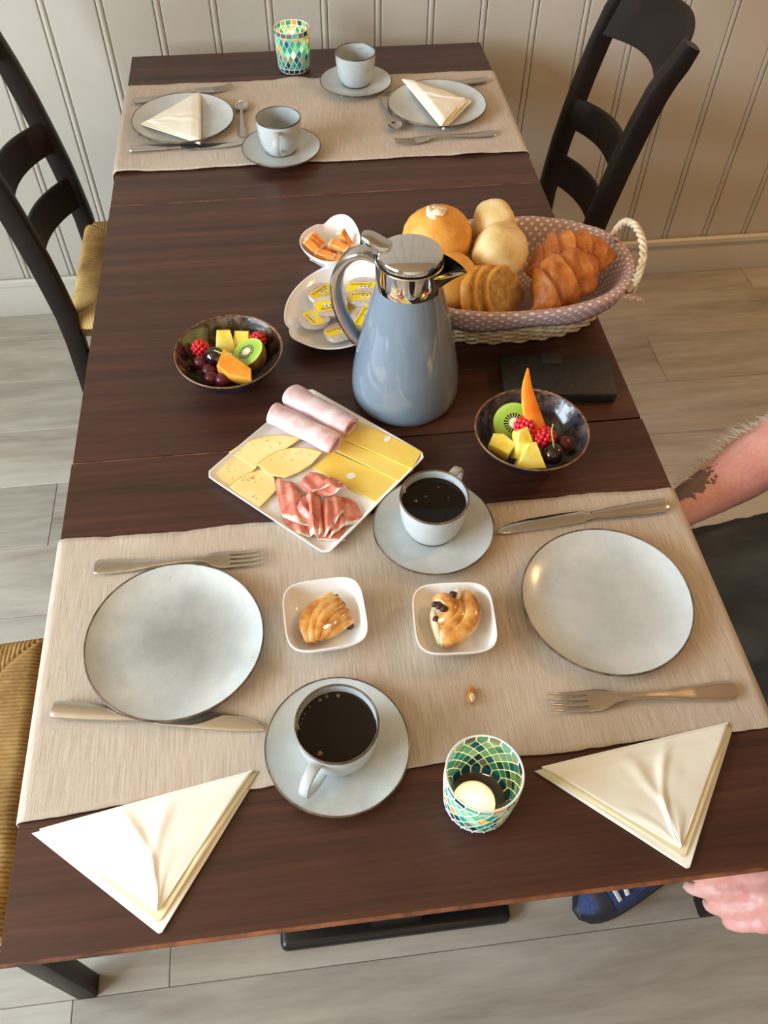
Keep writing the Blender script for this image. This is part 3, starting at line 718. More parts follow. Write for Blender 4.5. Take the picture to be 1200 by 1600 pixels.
h4 = cured('curled cured ham slice on top next to the yellow cheese', (-.065, .525))
patch(h4, [(-.098, .530), (-.073, .549), (-.035, .521), (-.083, .506)], .010, .008, 6, curl=.004); patch(h4, [(-.080, .508), (-.052, .536), (-.031, .512), (-.056, .499)], .013, .006, 7, curl=.003)
patch(h3, [(-.066, .470), (-.046, .480), (-.034, .462), (-.064, .436)], .006, .008, 11)
h5 = cured('thin orange red cured ham slice spread at the platter edge', (-.04, .46))
patch(h5, [(-.050, .508), (-.023, .495), (-.017, .462), (-.062, .449)], .0045, .005, 8); patch(h5, [(-.070, .462), (-.040, .458), (-.041, .434), (-.080, .440)], .0022, .003, 9)

# ---------------------------------------------------------------- pastries and crumb
n = NT('glazed_pastry'); v = n.coord(); f = n.noise(v, 40, 5); n.color(n.ramp(f, [(.30, (140, 76, 26)), (.46, (200, 134, 58)), (.66, (234, 190, 116))])); n.set(rough=.28, coat=.5); n.bump(f, .4, .003); M['pastry'] = n.m
M['crumb'] = mottled('white_crumb', (236, 214, 170), (250, 238, 210), 60, .8, .6)
M['raisin'] = mottled('raisin', (40, 22, 18), (86, 52, 40), 80, .5, .5)
M['icing'] = plain('sugar_icing', (246, 238, 224), .25)
def lobe(pts, r, fl=.7):
    P = smooth_path(pts, 6); m = len(P)
    return sweep(P, lambda t, k: (r * math.cos(2 * PI * k / 12) * (math.sin(PI * (.08 + .84 * t)) ** .55), r * fl * math.sin(2 * PI * k / 12) * (math.sin(PI * (.08 + .84 * t)) ** .55)), 12)
pa = thing('fan_pastry', 'piece of flaky glazed pastry shaped like a fan', 'pastry', (-.0765, .3195, BZ), 0); pa.scale = (.94, .94, 1)
O = (-.0775, .318)
def rel(*p): return [(x - O[0], y - O[1], z) for x, y, z in p]
ol = [(-.100, .286), (-.103, .308), (-.093, .330), (-.066, .352), (-.060, .342), (-.052, .337), (-.052, .328), (-.043, .311), (-.052, .306), (-.068, .298)][::-1]
obj('pastry_base', prism([(x - O[0], y - O[1]) for x, y in ol], .004, .013, .003), M['pastry'], pa)
obj('pastry_fold', lobe(rel((-.099, .287, .011), (-.100, .310, .0135), (-.089, .331, .0145), (-.065, .350, .0145)), .0120, .55), M['pastry'], pa)
obj('pastry_fold', lobe(rel((-.096, .287, .012), (-.091, .309, .0155), (-.080, .328, .0165), (-.058, .343, .0160)), .0105, .6), M['pastry'], pa)
obj('pastry_fold', lobe(rel((-.092, .289, .0125), (-.083, .306, .0170), (-.072, .321, .0185), (-.053, .335, .0165)), .0100, .6), M['pastry'], pa)
obj('pastry_fold', lobe(rel((-.088, .290, .012), (-.076, .303, .0165), (-.064, .314, .0175), (-.048, .325, .0150)), .0098, .55), M['pastry'], pa)
obj('pastry_fold', lobe(rel((-.082, .293, .010), (-.070, .300, .0135), (-.057, .308, .0140), (-.044, .314, .0120)), .0090, .55), M['pastry'], pa)
obj('filling', xf(ball(.006, .005, .004, 12, 8), (-.049 - O[0], .307 - O[1], .008)), M['raisin'], pa)
obj('filling', xf(ball(.003, .003, .003, 10, 6), (-.061 - O[0], .346 - O[1], .0155)), M['raisin'], pa)
obj('icing', xf(ball(.0065, .0028, .002, 12, 8), (-.075 - O[0], .302 - O[1], .0205), rz=.3), M['icing'], pa)
obj('icing', xf(ball(.004, .002, .0018, 12, 8), (-.066 - O[0], .306 - O[1], .0205), rz=.9), M['icing'], pa)
O = (.072, .296)
pb = thing('raisin_pastry', 'torn piece of snail pastry with raisins', 'pastry', (.0715, .3005, BZ), 0); pb.scale = (.92, .92, 1)
ol = [(.050, .262), (.049, .290), (.048, .325), (.066, .331), (.084, .334), (.099, .329), (.097, .301), (.088, .281), (.070, .267)][::-1]
obj('pastry_base', prism([(x - O[0], y - O[1]) for x, y in ol], .005, .016, .003), M['crumb'], pb)
obj('pastry_coil', lobe(rel((.053, .263, .014), (.074, .273, .0170), (.091, .292, .0190), (.096, .314, .0190), (.091, .333, .0160)), .0135, .8), M['pastry'], pb)
obj('pastry_coil', lobe(rel((.054, .278, .015), (.071, .288, .0190), (.079, .303, .0195), (.076, .322, .0170)), .0120, .8), M['pastry'], pb)
obj('pastry_coil', lobe(rel((.052, .294, .016), (.065, .297, .0210), (.069, .310, .0220), (.061, .322, .0205), (.050, .324, .0160)), .0115, .8), M['pastry'], pb)
obj('torn_face', lobe(rel((.049, .266, .009), (.0485, .285, .011), (.0475, .303, .011), (.050, .318, .011)), .0065, 1.0), M['crumb'], pb)
obj('icing', xf(ball(.0055, .009, .004, 12, 8), (.0800 - O[0], .326 - O[1], .0240), rz=-.4), M['icing'], pb)
for x, y, z, s in ((.050, .313, .0255, .0042), (.054, .308, .0275, .004), (.0585, .303, .029, .0042), (.0735, .3235, .0275, .0046), (.0485, .297, .018, .0036)):
    obj('raisin', xf(ball(s * 1.25, s, s * .8, 12, 8, lambda a, b_, c_: 1 + .25 * nz(a * 2, b_ * 2, c_ * 2)), (x - O[0], y - O[1], z)), M['raisin'], pb)
cr = thing('crumb', 'tiny brown pastry crumb alone on the near runner', 'crumb', (.0755, .2125, T + .0044), 0)
obj('crust_flake', xf(ball(.0042, .0105, .003, 12, 8, lambda a, b_, c_: 1 + .45 * nz(a * 2, b_ * 2, c_ * 2, 1, 4)), (0, 0, .002), rz=-.25), M['pastry'], cr)
obj('crumb_bit', xf(ball(.0034, .0055, .003, 10, 7, lambda a, b_, c_: 1 + .4 * nz(a * 2, b_ * 2, c_ * 2, 1, 6)), (.001, -.003, .0035)), M['crumb'], cr)

# ---------------------------------------------------------------- fruit bowls
n = NT('dark_reactive_glaze'); v = n.coord(rnd=True); f = n.noise(v, 45, 5, .65); g = n.noise(v, 110, 3); b_ = n.noise(v, 9, 2)
c = n.ramp(f, [(.36, (18, 14, 16)), (.5, (54, 42, 36)), (.62, (110, 92, 76))]); c = n.mix(n.ramp(b_, [(.5, (0, 0, 0)), (.68, (210, 210, 210))]), c, n.ramp(g, [(.35, (30, 34, 56)), (.65, (104, 116, 146))]))
n.color(c); n.set(rough=.16, coat=.5, coatr=.05); n.bump(g, .12, .002); M['reactive'] = n.m
M['reactive_out'] = mottled('dark_blue_glaze', (16, 18, 26), (44, 50, 66), 40, .15)
M['brownrim'] = mottled('bare_brown_rim', (74, 46, 28), (150, 104, 66), 120, .45)
def fruit_bowl(label, x, y, r=.079):
    t = thing('fruit_bowl', label, 'bowl', (x, y, T + .0008), rng.random() * 6, 'dark glazed fruit bowls'); k = r / .079
    w = lambda a, zz: 1 + .010 * math.sin(2 * a + 1) + .006 * math.sin(3 * a)
    obj('outside', lathe([(0, .002), (.026, .002), (.027, 0), (.030, 0), (.032, .004), (.045, .011), (.060, .023), (.071, .037), (.0775, .0525)], 64, wob=w), M['reactive_out'], t, scale=(k, k, 1))
    obj('inside', lathe([(.0765, .0535), (.069, .038), (.058, .0255), (.044, .015), (.028, .0085), (.012, .006), (0, .0055)], 64, wob=w), M['reactive'], t, scale=(k, k, 1))
    obj('rim_band', lathe([(.0755, .0518), (.0764, .0536), (.0775, .0541), (.0784, .0532), (.0784, .0518), (.0772, .0505)], 64, closed=True, wob=w), M['brownrim'], t, scale=(k, k, 1))
    return t
fruit_bowl('dark glazed bowl of fruit with grapes, beside the table edge', -.1815, .7605)
fruit_bowl('dark glazed bowl of fruit with upright papaya strip, beside the wallet', .2195, .5615, .0765)
n = NT('kiwi_flesh'); tc = n.new('ShaderNodeTexCoord'); sp_ = n.new('ShaderNodeSeparateXYZ'); n.L(tc.outputs['Object'], sp_.inputs[0])
rad = n.math('SQRT', n.math('ADD', n.math('MULTIPLY', n.math('MULTIPLY', sp_.outputs[0], sp_.outputs[0]), 1.0), n.math('MULTIPLY', sp_.outputs[1], sp_.outputs[1])))
ang = n.math('ARCTAN2', sp_.outputs[1], sp_.outputs[0])
rr = n.math('DIVIDE', rad, .025)
c = n.ramp(rr, [(.0, (246, 244, 214)), (.22, (240, 240, 200)), (.30, (190, 208, 116)), (.45, (150, 184, 66)), (.75, (162, 194, 76)), (.97, (182, 206, 96)), (1.0, (120, 100, 50))])
seedr = n.math('ABSOLUTE', n.math('SUBTRACT', rr, .37)); spoke = n.math('ABSOLUTE', n.math('SINE', n.math('MULTIPLY', ang, 10.0)))
isd = n.math('MULTIPLY', n.math('LESS_THAN', seedr, .12), n.math('GREATER_THAN', spoke, .62)); c = n.mix(isd, c, (24, 20, 16))
n.color(c); n.set(rough=.22, sss=.1, ssss=.01); M['kiwi'] = n.m
M['kiwiskin'] = mottled('kiwi_skin', (104, 78, 36), (146, 116, 60), 90, .8, .4)
n = NT('pineapple_flesh'); v = n.coord(rnd=True); f = n.noise(n.coord((60, 60, 260), rnd=True), 1, 3); n.color(n.ramp(f, [(.3, (248, 212, 60)), (.5, (253, 230, 104)), (.7, (255, 244, 170))])); n.set(rough=.25, sss=.2, ssss=.01); n.bump(f, .25, .002); M['pine'] = n.m
M['raspb'] = plain('raspberry', (208, 38, 48), .35, sss=.2, ssss=.004)
M['cherry'] = plain('dark_cherry', (34, 10, 18), .1, coat=.6)
M['grape'] = mottled('red_grape', (70, 18, 30), (108, 36, 48), 40, .3)
M['melon'] = mottled('orange_melon', (240, 146, 40), (252, 180, 74), 40, .25, .1, sss=.2, ssss=.01)
M['papaya'] = mottled('orange_papaya', (238, 120, 28), (250, 160, 62), 30, .25, .1, sss=.2, ssss=.01)
M['stem'] = plain('green_stem', (150, 160, 84), .5)
def facing(nv_):
    return Vector(nv_).to_track_quat('Z', 'Y').to_euler()
def kiwi(label, loc, normal, r=.025, deep=.026):
    t = thing('kiwi_half', label, 'kiwi', (loc[0], loc[1], T + loc[2]), tuple(facing(normal)), 'cut kiwi fruit'); s = r / .025
    fl = obj('flesh', lathe([(0, .0016), (.006, .0016), (.018, .0006), (.0245, 0), (.025, -.0008), (.025, -.002)], 48), M['kiwi'], t, scale=(s, s, s))
    obj('skin', lathe([(.0251, -.0006)] + [(.0254 * math.cos(a), -.0008 - deep * math.sin(a)) for a in np.linspace(.05, PI / 2, 12)], 40), M['kiwiskin'], t, scale=(s, s, s))
    return t
def raspberry(label, loc, tilt, s=1.0):
    t = thing('raspberry', label, 'raspberry', (loc[0], loc[1], T + loc[2]), tilt, 'raspberries'); bits = []
    for i, (rr_, z, k) in enumerate(((.0035, .0105, 4), (.0068, .0075, 8), (.0088, .0035, 10), (.0096, -.001, 11), (.0090, -.0055, 10))):
        for q in range(k):
            a = 2 * PI * (q + .5 * (i % 2)) / k; bits.append(xf(ball(.0030, .0030, .0030, 8, 6), (rr_ * math.cos(a), rr_ * math.sin(a), z)))
    bits.append(ball(.0075, .0075, .0095, 12, 8))
    obj('drupelets', xf(join(*bits), s=s), M['raspb'], t); obj('core_dimple', xf(lathe([(.0078, -.008), (.006, -.0078), (.004, -.004), (0, -.003)], 14), s=s), M['cherry'], t)
    return t
def wedge(name, cat, label, loc, rot, outline, h, mat, group, bv=.0015):
    t = thing(name, label, cat, (loc[0], loc[1], T + loc[2]), rot, group)
    obj('flesh', prism(outline, -h / 2, h / 2, bv), mat, t); return t
def sphere_fruit(name, cat, label, loc, r, mat, group, stem=None):
    t = thing(name, label, cat, (loc[0], loc[1], T + loc[2]), 0, group)
    obj('skin', ball(r, r * 1.02, r * .96, 28, 18, lambda a, b_, c_: 1 - (.14 * math.exp(-((a * a + b_ * b_) / .06)) if c_ > 0 and stem else 0)), mat, t)
    if stem: obj('stem', sweep(smooth_path([(0, 0, r * .78)] + stem, 6), [.0011] * (6 * len(stem)) + [.0018], 8), M['stem'], t)
    return t
# bowl by the table edge
kiwi('cut kiwi half with brown skin showing, in the bowl with grapes', (-.156, .757, .050), (-.42, -.05, .9), .0265, .030)
raspberry('raspberry at the outer side of the bowl with grapes', (-.2245, .784, .0395), (.9, .1, 0), 1.15)
raspberry('raspberry half hidden behind the cut kiwi half', (-.141, .793, .040), (.3, .9, 0), 1.1)
sphere_fruit('cherry', 'cherry', 'black cherry in the middle of the bowl with grapes', (-.2025, .760, .044), .0145, M['cherry'], 'dark cherries', [(.006, -.006, .014), (.016, -.016, .017), (.027, -.019, .019)])
for i, (p, lb) in enumerate((((-.224, .758, .036), 'red grape farthest from the orange melon piece, below the raspberry'), ((-.2125, .742, .033), 'red grape just below the black cherry'), ((-.2085, .7245, .034), 'red grape at the bowl rim between two other grapes'), ((-.1925, .7175, .036), 'red grape touching the orange melon piece'))):
    sphere_fruit('grape', 'grape', lb, p, .0112, M['grape'], 'red grapes')
wedge('pineapple_chunk', 'pineapple', 'tall pineapple chunk behind the black cherry', (-.189, .790, .040), (.95, .1, .15), [(-.017, -.02), (.017, -.02), (.010, .020), (-.008, .021)], .020, M['pine'], 'pineapple chunks')
wedge('pineapple_chunk', 'pineapple', 'small pineapple chunk behind the kiwi half', (-.164, .797, .042), (.9, .1, -.1), [(-.012, -.013), (.013, -.013), (.011, .012), (-.010, .011)], .018, M['pine'], 'pineapple chunks')
wedge('melon_piece', 'melon', 'pointed orange melon piece in front of the kiwi half', (-.172, .7255, .0455), (.25, .15, -.35), [(-.026, -.006), (-.005, -.016), (.028, -.013), (.022, .004), (-.002, .014), (-.026, .023)], .020, M['melon'], None)
# bowl by the wallet
kiwi('round kiwi slice facing up in the bowl with papaya', (.201, .583, .043), (-.12, -.55, .8), .0285, .012)
t = thing('papaya_strip', 'tall curved papaya strip standing in the fruit bowl', 'papaya', (.2245, .556, T + .030), (0, 0, .15))
pp = smooth_path([(0, -.004, 0), (.002, .006, .020), (-.002, .022, .042), (-.001, .045, .060), (.004, .062, .078)], 6)
obj('flesh', sweep(pp, rectring(lambda u: .027 * (1 - u ** 2.0) + .0008, lambda u: .013 * (1 - u ** 2) + .0008, .35), 12, up=(0, 1, 0)), M['papaya'], t)
obj('peel_edge', sweep([q + Vector((-.0125 * (1 - (i / (len(pp) - 1)) ** 2.2), .002, -.0005)) for i, q in enumerate(pp)], rectring(.0025, lambda u: .009 * (1 - u ** 2) + .0006, .3), 12, up=(0, 1, 0)), M['melon'], t)
raspberry('raspberry between the kiwi slice and the papaya strip', (.2105, .566, .053), (1.1, .1, .6), 1.2)
raspberry('raspberry leaning on the cherry stem', (.2345, .549, .047), (1.0, -.5, -.2), 1.25)
wedge('pineapple_chunk', 'pineapple', 'pineapple chunk below the kiwi slice at the bowl side', (.178, .549, .036), (.15, .1, -.5), [(-.017, -.010), (.012, -.014), (.017, .006), (-.004, .015), (-.017, .010)], .018, M['pine'], 'pineapple chunks')
wedge('pineapple_chunk', 'pineapple', 'pineapple chunk in the middle of the bowl with papaya', (.204, .547, .044), (.8, .1, .2), [(-.015, -.020), (.016, -.018), (.006, .020), (-.008, .015)], .020, M['pine'], 'pineapple chunks')
wedge('pineapple_chunk', 'pineapple', 'triangular pineapple chunk at the near rim beside the black cherry', (.2065, .519, .043), (.7, .05, .05), [(-.022, -.014), (.020, -.016), (.009, .020), (-.001, .019)], .022, M['pine'], 'pineapple chunks')
sphere_fruit('cherry', 'cherry', 'black cherry with upright green stem', (.2405, .525, .0405), .0150, M['cherry'], 'dark cherries', [(-.002, .004, .021), (-.004, .010, .032), (-.003, .014, .042)])
sphere_fruit('grape', 'grape', 'single red grape behind the cherry with upright stem', (.262, .545, .036), .0115, M['grape'], 'red grapes')

# ---------------------------------------------------------------- bread basket
bk = thing('bread_basket', 'oval wicker bread basket lined with pink dotted cloth', 'basket', (.25, .866, T + .0008), 0)
def ell(a, zz, off=0):
    t = zz / .088; A_, B_ = .148 + .034 * t, .072 + .043 * t; e = 1.12
    c, s = math.cos(a), math.sin(a); return ((A_ + off) * math.copysign(abs(c) ** (1 / e), c), (B_ + off) * math.copysign(abs(s) ** (1 / e), s))
M['wicker'] = mottled('pale_willow', (196, 172, 132), (236, 222, 194), 50, .55, .2)
bits = []
for r_ in range(13):
    zz = .004 + .0066 * r_; ns = 240
    bits.append(sweep([(*ell(2 * PI * i / ns, zz, .0026 * math.sin(2 * PI * i / ns * 28 + PI * (r_ % 2))), zz) for i in range(ns)], .0031, 6, closed=True))
w_ = obj('willow_weave', mesh(*join(*bits), 0), M['wicker'], bk); w_['kind'] = 'stuff'
st_ = obj('willow_stakes', mesh(*join(*[sweep([(*ell(2 * PI * (i + .5) / 56, zz), zz) for zz in (0, .03, .06, .088)], .0024, 6) for i in range(56)]), 0), M['wicker'], bk); st_['kind'] = 'stuff'
obj('basket_floor', [prism([ell(2 * PI * i / 48, 0) for i in range(48)], 0, .004)][0], M['wicker'], bk)
n = NT('pink_dotted_cotton'); uvn = n.new('ShaderNodeUVMap'); sep = n.new('ShaderNodeSeparateXYZ'); n.L(uvn.outputs[0], sep.inputs[0])
def cell(a, b_, off):
    fx = n.math('SUBTRACT', n.math('FRACT', n.math('ADD', a, off)), .5); fy = n.math('SUBTRACT', n.math('FRACT', n.math('ADD', b_, off)), .5)
    return n.math('LESS_THAN', n.math('ADD', n.math('MULTIPLY', fx, fx), n.math('MULTIPLY', fy, fy)), .030)
d1 = n.math('MAXIMUM', cell(sep.outputs[0], sep.outputs[1], 0.0), cell(sep.outputs[0], sep.outputs[1], .5))
n.color(n.mix(d1, (186, 158, 158), (240, 228, 224))); n.set(rough=.85); n.bump(n.noise(n.coord(), 900, 2), .2, .0004); M['dots'] = n.m
def liner_mesh():
    prof = [(.0, .020, -.055), (.2, .022, -.016), (.35, .040, -.0105), (.5, .070, -.0090), (.6, .0905, -.0065), (.64, .0945, .0015), (.68, .093, .0085), (.74, .080, .0100), (.82, .066, .0105), (.9, .054, .0110)]
    ns = 144; V, F, UV = [], [], []
    cum = 0; last = None; vs = []
    for p_ in prof:
        if last: cum += math.hypot(p_[1] - last[1], p_[2] - last[2])
        vs.append(cum); last = p_
    for i in range(ns + 1):
        a = 2 * PI * i / ns
        for k_, (s_, zz, off) in enumerate(prof):
            wr = (.0016 * nz(a * 6, s_ * 4, 2) + .0022 * nz(a * 14, 0, 7) * max(0, s_ - .5)) if i < ns else (.0016 * nz(0, s_ * 4, 2) + .0022 * nz(0, 0, 7) * max(0, s_ - .5))
            if i == ns: a = 0.0
            hem = .012 * nz(a * 2.2, 3, 1) * max(0, s_ - .72) * 4 if k_ > 6 else 0
            x_, y_ = ell(a, min(zz, .09), off + wr); V.append((x_, y_, zz + wr * .5 + hem)); UV.append((round(.86 * 80) * i / ns, vs[k_] / .0135))
    m_ = len(prof)
    F = [(i * m_ + j_, i * m_ + j_ + 1, (i + 1) * m_ + j_ + 1, (i + 1) * m_ + j_) for i in range(ns) for j_ in range(m_ - 1)]
    me = mesh(V, F, 0); uv = me.uv_layers.new(name='UVMap')
    for lp in me.loops: uv.data[lp.index].uv = UV[lp.vertex_index]
    return me
ln = obj('cloth_liner', liner_mesh(), M['dots'], bk); s_ = ln.modifiers.new('cloth', 'SOLIDIFY'); s_.thickness = .001
M['plain_cloth'] = plain('pink_cotton', (190, 164, 164), .9)
obj('liner_floor', prism([ell(2 * PI * i / 48, .02, -.054) for i in range(48)], .017, .0205), M['plain_cloth'], ln)
def rope_handle(xc, sgn, top):
    arch = smooth_path([(xc, -.060, .078), (xc + sgn * .010, -.058, .095), (xc + sgn * .018, -.042, top - .012), (xc + sgn * .022, -.012, top), (xc + sgn * .021, .022, top), (xc + sgn * .014, .046, top - .012), (xc + sgn * .004, .052, .090), (xc - sgn * .004, .052, .074)], 10); bits = []
    for q in range(3):
        pth = []
        for i, p in enumerate(arch):
            a = 2 * PI * q / 3 + i * .62; pth.append(p + Vector((math.cos(a) * .0034 * sgn, 0, 0)) + Vector((0, .7, .7)).normalized() * math.sin(a) * .0034)
        bits.append(sweep(pth, .0034, 7))
    for q in range(4): bits.append(sweep(smooth_path([(xc + sgn * .006, -.066 + q * .005, .090), (xc + sgn * .012, -.060 + q * .004, .078), (xc + sgn * .004, -.066 + q * .006, .062)], 5), .0028, 6))
    return obj('rope_handle', mesh(*join(*bits), 0), M['wicker'], bk)
rope_handle(.170, 1, .132); rope_handle(-.166, -1, .105)
rb = uv_sheet(lambda u, v_: (.150 + .045 * u, -.074 + .004 * u + (.010) * (v_ - .5), .078 - .016 * u + .004 * math.sin(3 * u)), 14, 4, .0012)
for d_ in rb.uv_layers[0].data: d_.uv = (d_.uv[0] * 4, d_.uv[1] * 1.0)
obj('ribbon', rb, M['dots'], bk)
rb = uv_sheet(lambda u, v_: (.168 + .014 * math.sin(3.1 * u), .036 + .012 * (v_ - .5) + .006 * u, .088 + .012 * u), 14, 4, .0012)
for d_ in rb.uv_layers[0].data: d_.uv = (d_.uv[0] * 2, d_.uv[1])
obj('ribbon', rb, M['dots'], bk)
def crust(name, c1, c2, c3, scale=22, rough=.5, lo=.3, hi=.7):
    n = NT(name); v = n.coord(rnd=True); f = n.noise(v, scale, 5, .6); n.color(n.ramp(f, [(lo, c1), (.5, c2), (hi, c3)])); n.set(rough=rough); n.bump(n.noise(v, 120, 4), .3, .003); return n.m
M['gold'] = crust('golden_crust', (206, 128, 36), (228, 160, 66), (238, 182, 96))
M['pale'] = crust('pale_crust', (220, 184, 110), (234, 206, 146), (244, 224, 178))
M['crois'] = crust('croissant_crust', (140, 70, 20), (190, 110, 42), (216, 146, 74), 30, .4)
M['brown'] = crust('brown_crumb', (150, 112, 58), (184, 146, 84), (204, 168, 108), 90, .9)
def lump(seed, amt=.06, fr=1.5, crack=.02): return lambda a, b_, c_: 1 + amt * nz(a, b_, c_, fr, seed) + crack * nz(a, b_, c_, 7, seed)
def bread(name, label, cat, loc, rot, parts, group=None):
    t = thing(name, label, cat, (loc[0], loc[1], T + loc[2]), rot, group)
    for nm, vf, mt in parts: obj(nm, vf if not isinstance(vf, tuple) else mesh(*vf, 0), mt, t)
    return t
torn = join(*[xf(ball(.0075 + .004 * rng.random(), .0075, .0035, 9, 6, lump(i, .5, 2)), (.012 * math.cos(i * 2.4) * (i / 9), .011 * math.sin(i * 2.4) * (i / 9), .0535 - .0022 * i / 9)) for i in range(9)] + [xf(ball(.0045, .003, .009, 9, 6, lump(3, .4, 2)), (-.010, .002, .055))])
bread('bread_roll', 'round golden roll with a torn open top', 'bread roll', (.143, .913, .110), (.12, -.1, 0), [('crust', ball(.054, .052, .053, 40, 28, lump(1, .05, 1.4, .025)), M['gold']), ('torn_crumb', torn, M['crumb'])], 'bread rolls in the basket')
bread('bread_roll', 'golden roll tucked between the jug and the sliced bread', 'bread roll', (.154, .830, .094), (.2, 0, .1), [('crust', ball(.041, .042, .042, 36, 24, lump(2, .05, 1.5, .02)), M['gold'])], 'bread rolls in the basket')
bread('bread_roll', 'pale floury roll at the back of the basket', 'bread roll', (.236, .930, .112), (.5, 0, .25), [('crust', ball(.034, .046, .042, 32, 22, lump(3, .12, 1.3, .012)), M['pale'])], 'bread rolls in the basket')
bread('bread_roll', 'pale floury roll in the middle of the basket', 'bread roll', (.233, .872, .108), (.25, 0, -.12), [('crust', ball(.042, .047, .043, 34, 22, lump(4, .16, 1.2, .012)), M['pale'])], 'bread rolls in the basket')
so = [(-.034, -.034), (.034, -.034), (.038, -.006), (.033, .020), (.018, .032), (-.004, .035), (-.024, .029), (-.036, .010), (-.038, -.010)]
so = [tuple(q.xy) for q in smooth_path([(x, y, 0) for x, y in so + so[:1]], 4)[:-1]]
for i, (lb, x, y, nv_) in enumerate((('brown bread slice next to the golden roll', .184, .806, (.80, -.52, .30)), ('brown bread slice in the middle of the three', .200, .806, (.74, -.56, .38)), ('brown bread slice with its crumb facing the viewer', .223, .804, (.60, -.62, .52)))):
    bread('bread_slice', lb, 'bread', (x, y, .092), tuple(facing(nv_)), [('crust', prism(so, -.0066, .0066, .001), M['gold']), ('crumb_face', prism([(p * .92, q * .92) for p, q in so], -.0069, .0071, .0004), M['brown'])], 'brown bread slices in the basket')
def croissant(label, loc, rot, L, r, seed, k_=5.5, bend=.022):
    t = thing('croissant', label, 'croissant', (loc[0], loc[1], T + loc[2]), rot, 'croissants in the basket')
    def f(a, b_):
        u = 2 * b_ - 1; w = (b_ * k_ + .06 * math.sin(2 * PI * a + seed)) % 1.0; step = .84 + .22 * w ** .8 if abs(u) < .93 else .9
        prof = (1 - abs(u) ** 2.4) ** .62; an = 2 * PI * a; x = u * L / 2; y = -bend * u * u
        rr_ = r * prof * step * (1 + .10 * nz(u * 3, math.cos(an), math.sin(an), 1.6, seed) + .03 * nz(u * 14, math.cos(an) * 3, math.sin(an) * 3, 1, seed)) + .0006
        return x + .30 * r * math.cos(an) * .4, y + rr_ * math.cos(an), rr_ * .84 * math.sin(an)
    V, F = grid(f, 40, 90, cu=True); obj('layered_crust', mesh(V, F, 0), M['crois'], t)
    return t
croissant('dark brown croissant at the back, touching the rope handle', (.338, .870, .102), (.15, -.05, .03), .138, .038, 1)
croissant('croissant in front, leaning over the dotted cloth edge', (.316, .815, .096), (.3, -.25, .42), .122, .041, 20, 3.6, .012)

# ---------------------------------------------------------------- butter dish, butter portions, toffees
bd = thing('butter_dish', 'white oval dish heaped with yellow butter portions behind the jug', 'dish', (-.006, .885, T + .0008), 0)
def rdish(a):
    r_ = 1 / math.sqrt((math.cos(a - 1.03) / .112) ** 2 + (math.sin(a - 1.03) / .086) ** 2)
    return r_ * (1 - .030 * math.exp(-((a - 3.66) / .06) ** 2) + .03 * math.exp(-((a - 3.86) / .12) ** 2))
def dish(prof, rf, n=96, lip=None):
    V, F = [], []
    for k_, z in prof:
        for i in range(n):
            a = 2 * PI * i / n; r_ = rf(a) * k_; V.append((r_ * math.cos(a), r_ * math.sin(a), z + (lip(a) * max(0, k_ - .5) * 2 if lip else 0)))
    for i in range(len(prof) - 1):
        for k_ in range(n): F.append((i * n + k_, i * n + (k_ + 1) % n, (i + 1) * n + (k_ + 1) % n, (i + 1) * n + k_))
    F.append(tuple(range(n - 1, -1, -1))); F.append(tuple((len(prof) - 1) * n + k_ for k_ in range(n)))
    return V, F
obj('dish_body', dish([(.60, 0), (.66, .0008), (.84, .010), (.97, .0205), (1.0, .0235), (.995, .0248), (.975, .0245), (.94, .021), (.80, .0095), (.66, .0052), (.3, .0048), (.05, .0048)], rdish, lip=lambda a: .008 * math.exp(-((a - 1.0) / .7) ** 2)), M['white'], bd)
obj('foot_ring', dish([(.55, -.0004), (.58, -.0004), (.58, .001), (.55, .001)], rdish), M['white'], bd)
M['tub'] = plain('white_plastic_tub', (226, 220, 212), .3, sss=.1, ssss=.005)
M['foil'] = mottled('beige_foil_print', (196, 178, 166), (216, 200, 190), 200, .35)
M['yellow'] = plain('yellow_print', (246, 214, 16), .4); M['blue'] = plain('blue_print', (24, 34, 110), .4); M['red'] = plain('pink_red_print', (216, 120, 104), .4); M['whitep'] = plain('white_print', (240, 240, 240), .4); M['ink'] = plain('black_print', (44, 40, 30), .5)
def text_mesh(s, size):
    cu = bpy.data.curves.new('t', 'FONT'); cu.body = s; cu.size = size; cu.align_x = 'CENTER'; cu.align_y = 'CENTER'
    o = bpy.data.objects.new('t', cu); COL.objects.link(o); bpy.context.view_layer.update()
    me = bpy.data.meshes.new_from_object(o.evaluated_get(bpy.context.evaluated_depsgraph_get())); bpy.data.objects.remove(o); return me
TXT = text_mesh('ROOMBOTER', .0048); TXT.materials.append(M['ink'])
SMALL = text_mesh('botergoud', .0036); SMALL.materials.append(M['red'])
def shield(k=1.0):
    pts = [(-.0185, -.0135), (-.010, -.0165), (.010, -.0165), (.0185, -.0135), (.0215, -.002), (.0170, .0110), (.0065, .0180), (-.0065, .0180), (-.0170, .0110), (-.0215, -.002)]
    return [tuple((q * k).xy) for q in smooth_path([(x, y, 0) for x, y in pts + pts[:1]], 4)[:-1]]
cow = [(-.0075, -.001), (-.0055, .0022), (.003, .0026), (.006, .0036), (.0085, .0022), (.007, .0004), (.0055, .0006), (.0052, -.0036), (.0040, -.0036), (.0036, -.0006), (-.0036, -.0008), (-.004, -.0036), (-.0054, -.0036), (-.0058, -.0006)]
spots = [[(-.006, .0006), (-.0042, .0021), (-.0015, .0022), (-.0022, 0)], [(.0008, .0004), (.0006, .0024), (.0032, .0026), (.0038, .0006)], [(.0058, .0014), (.006, .0034), (.0082, .0022), (.007, .0008)]]
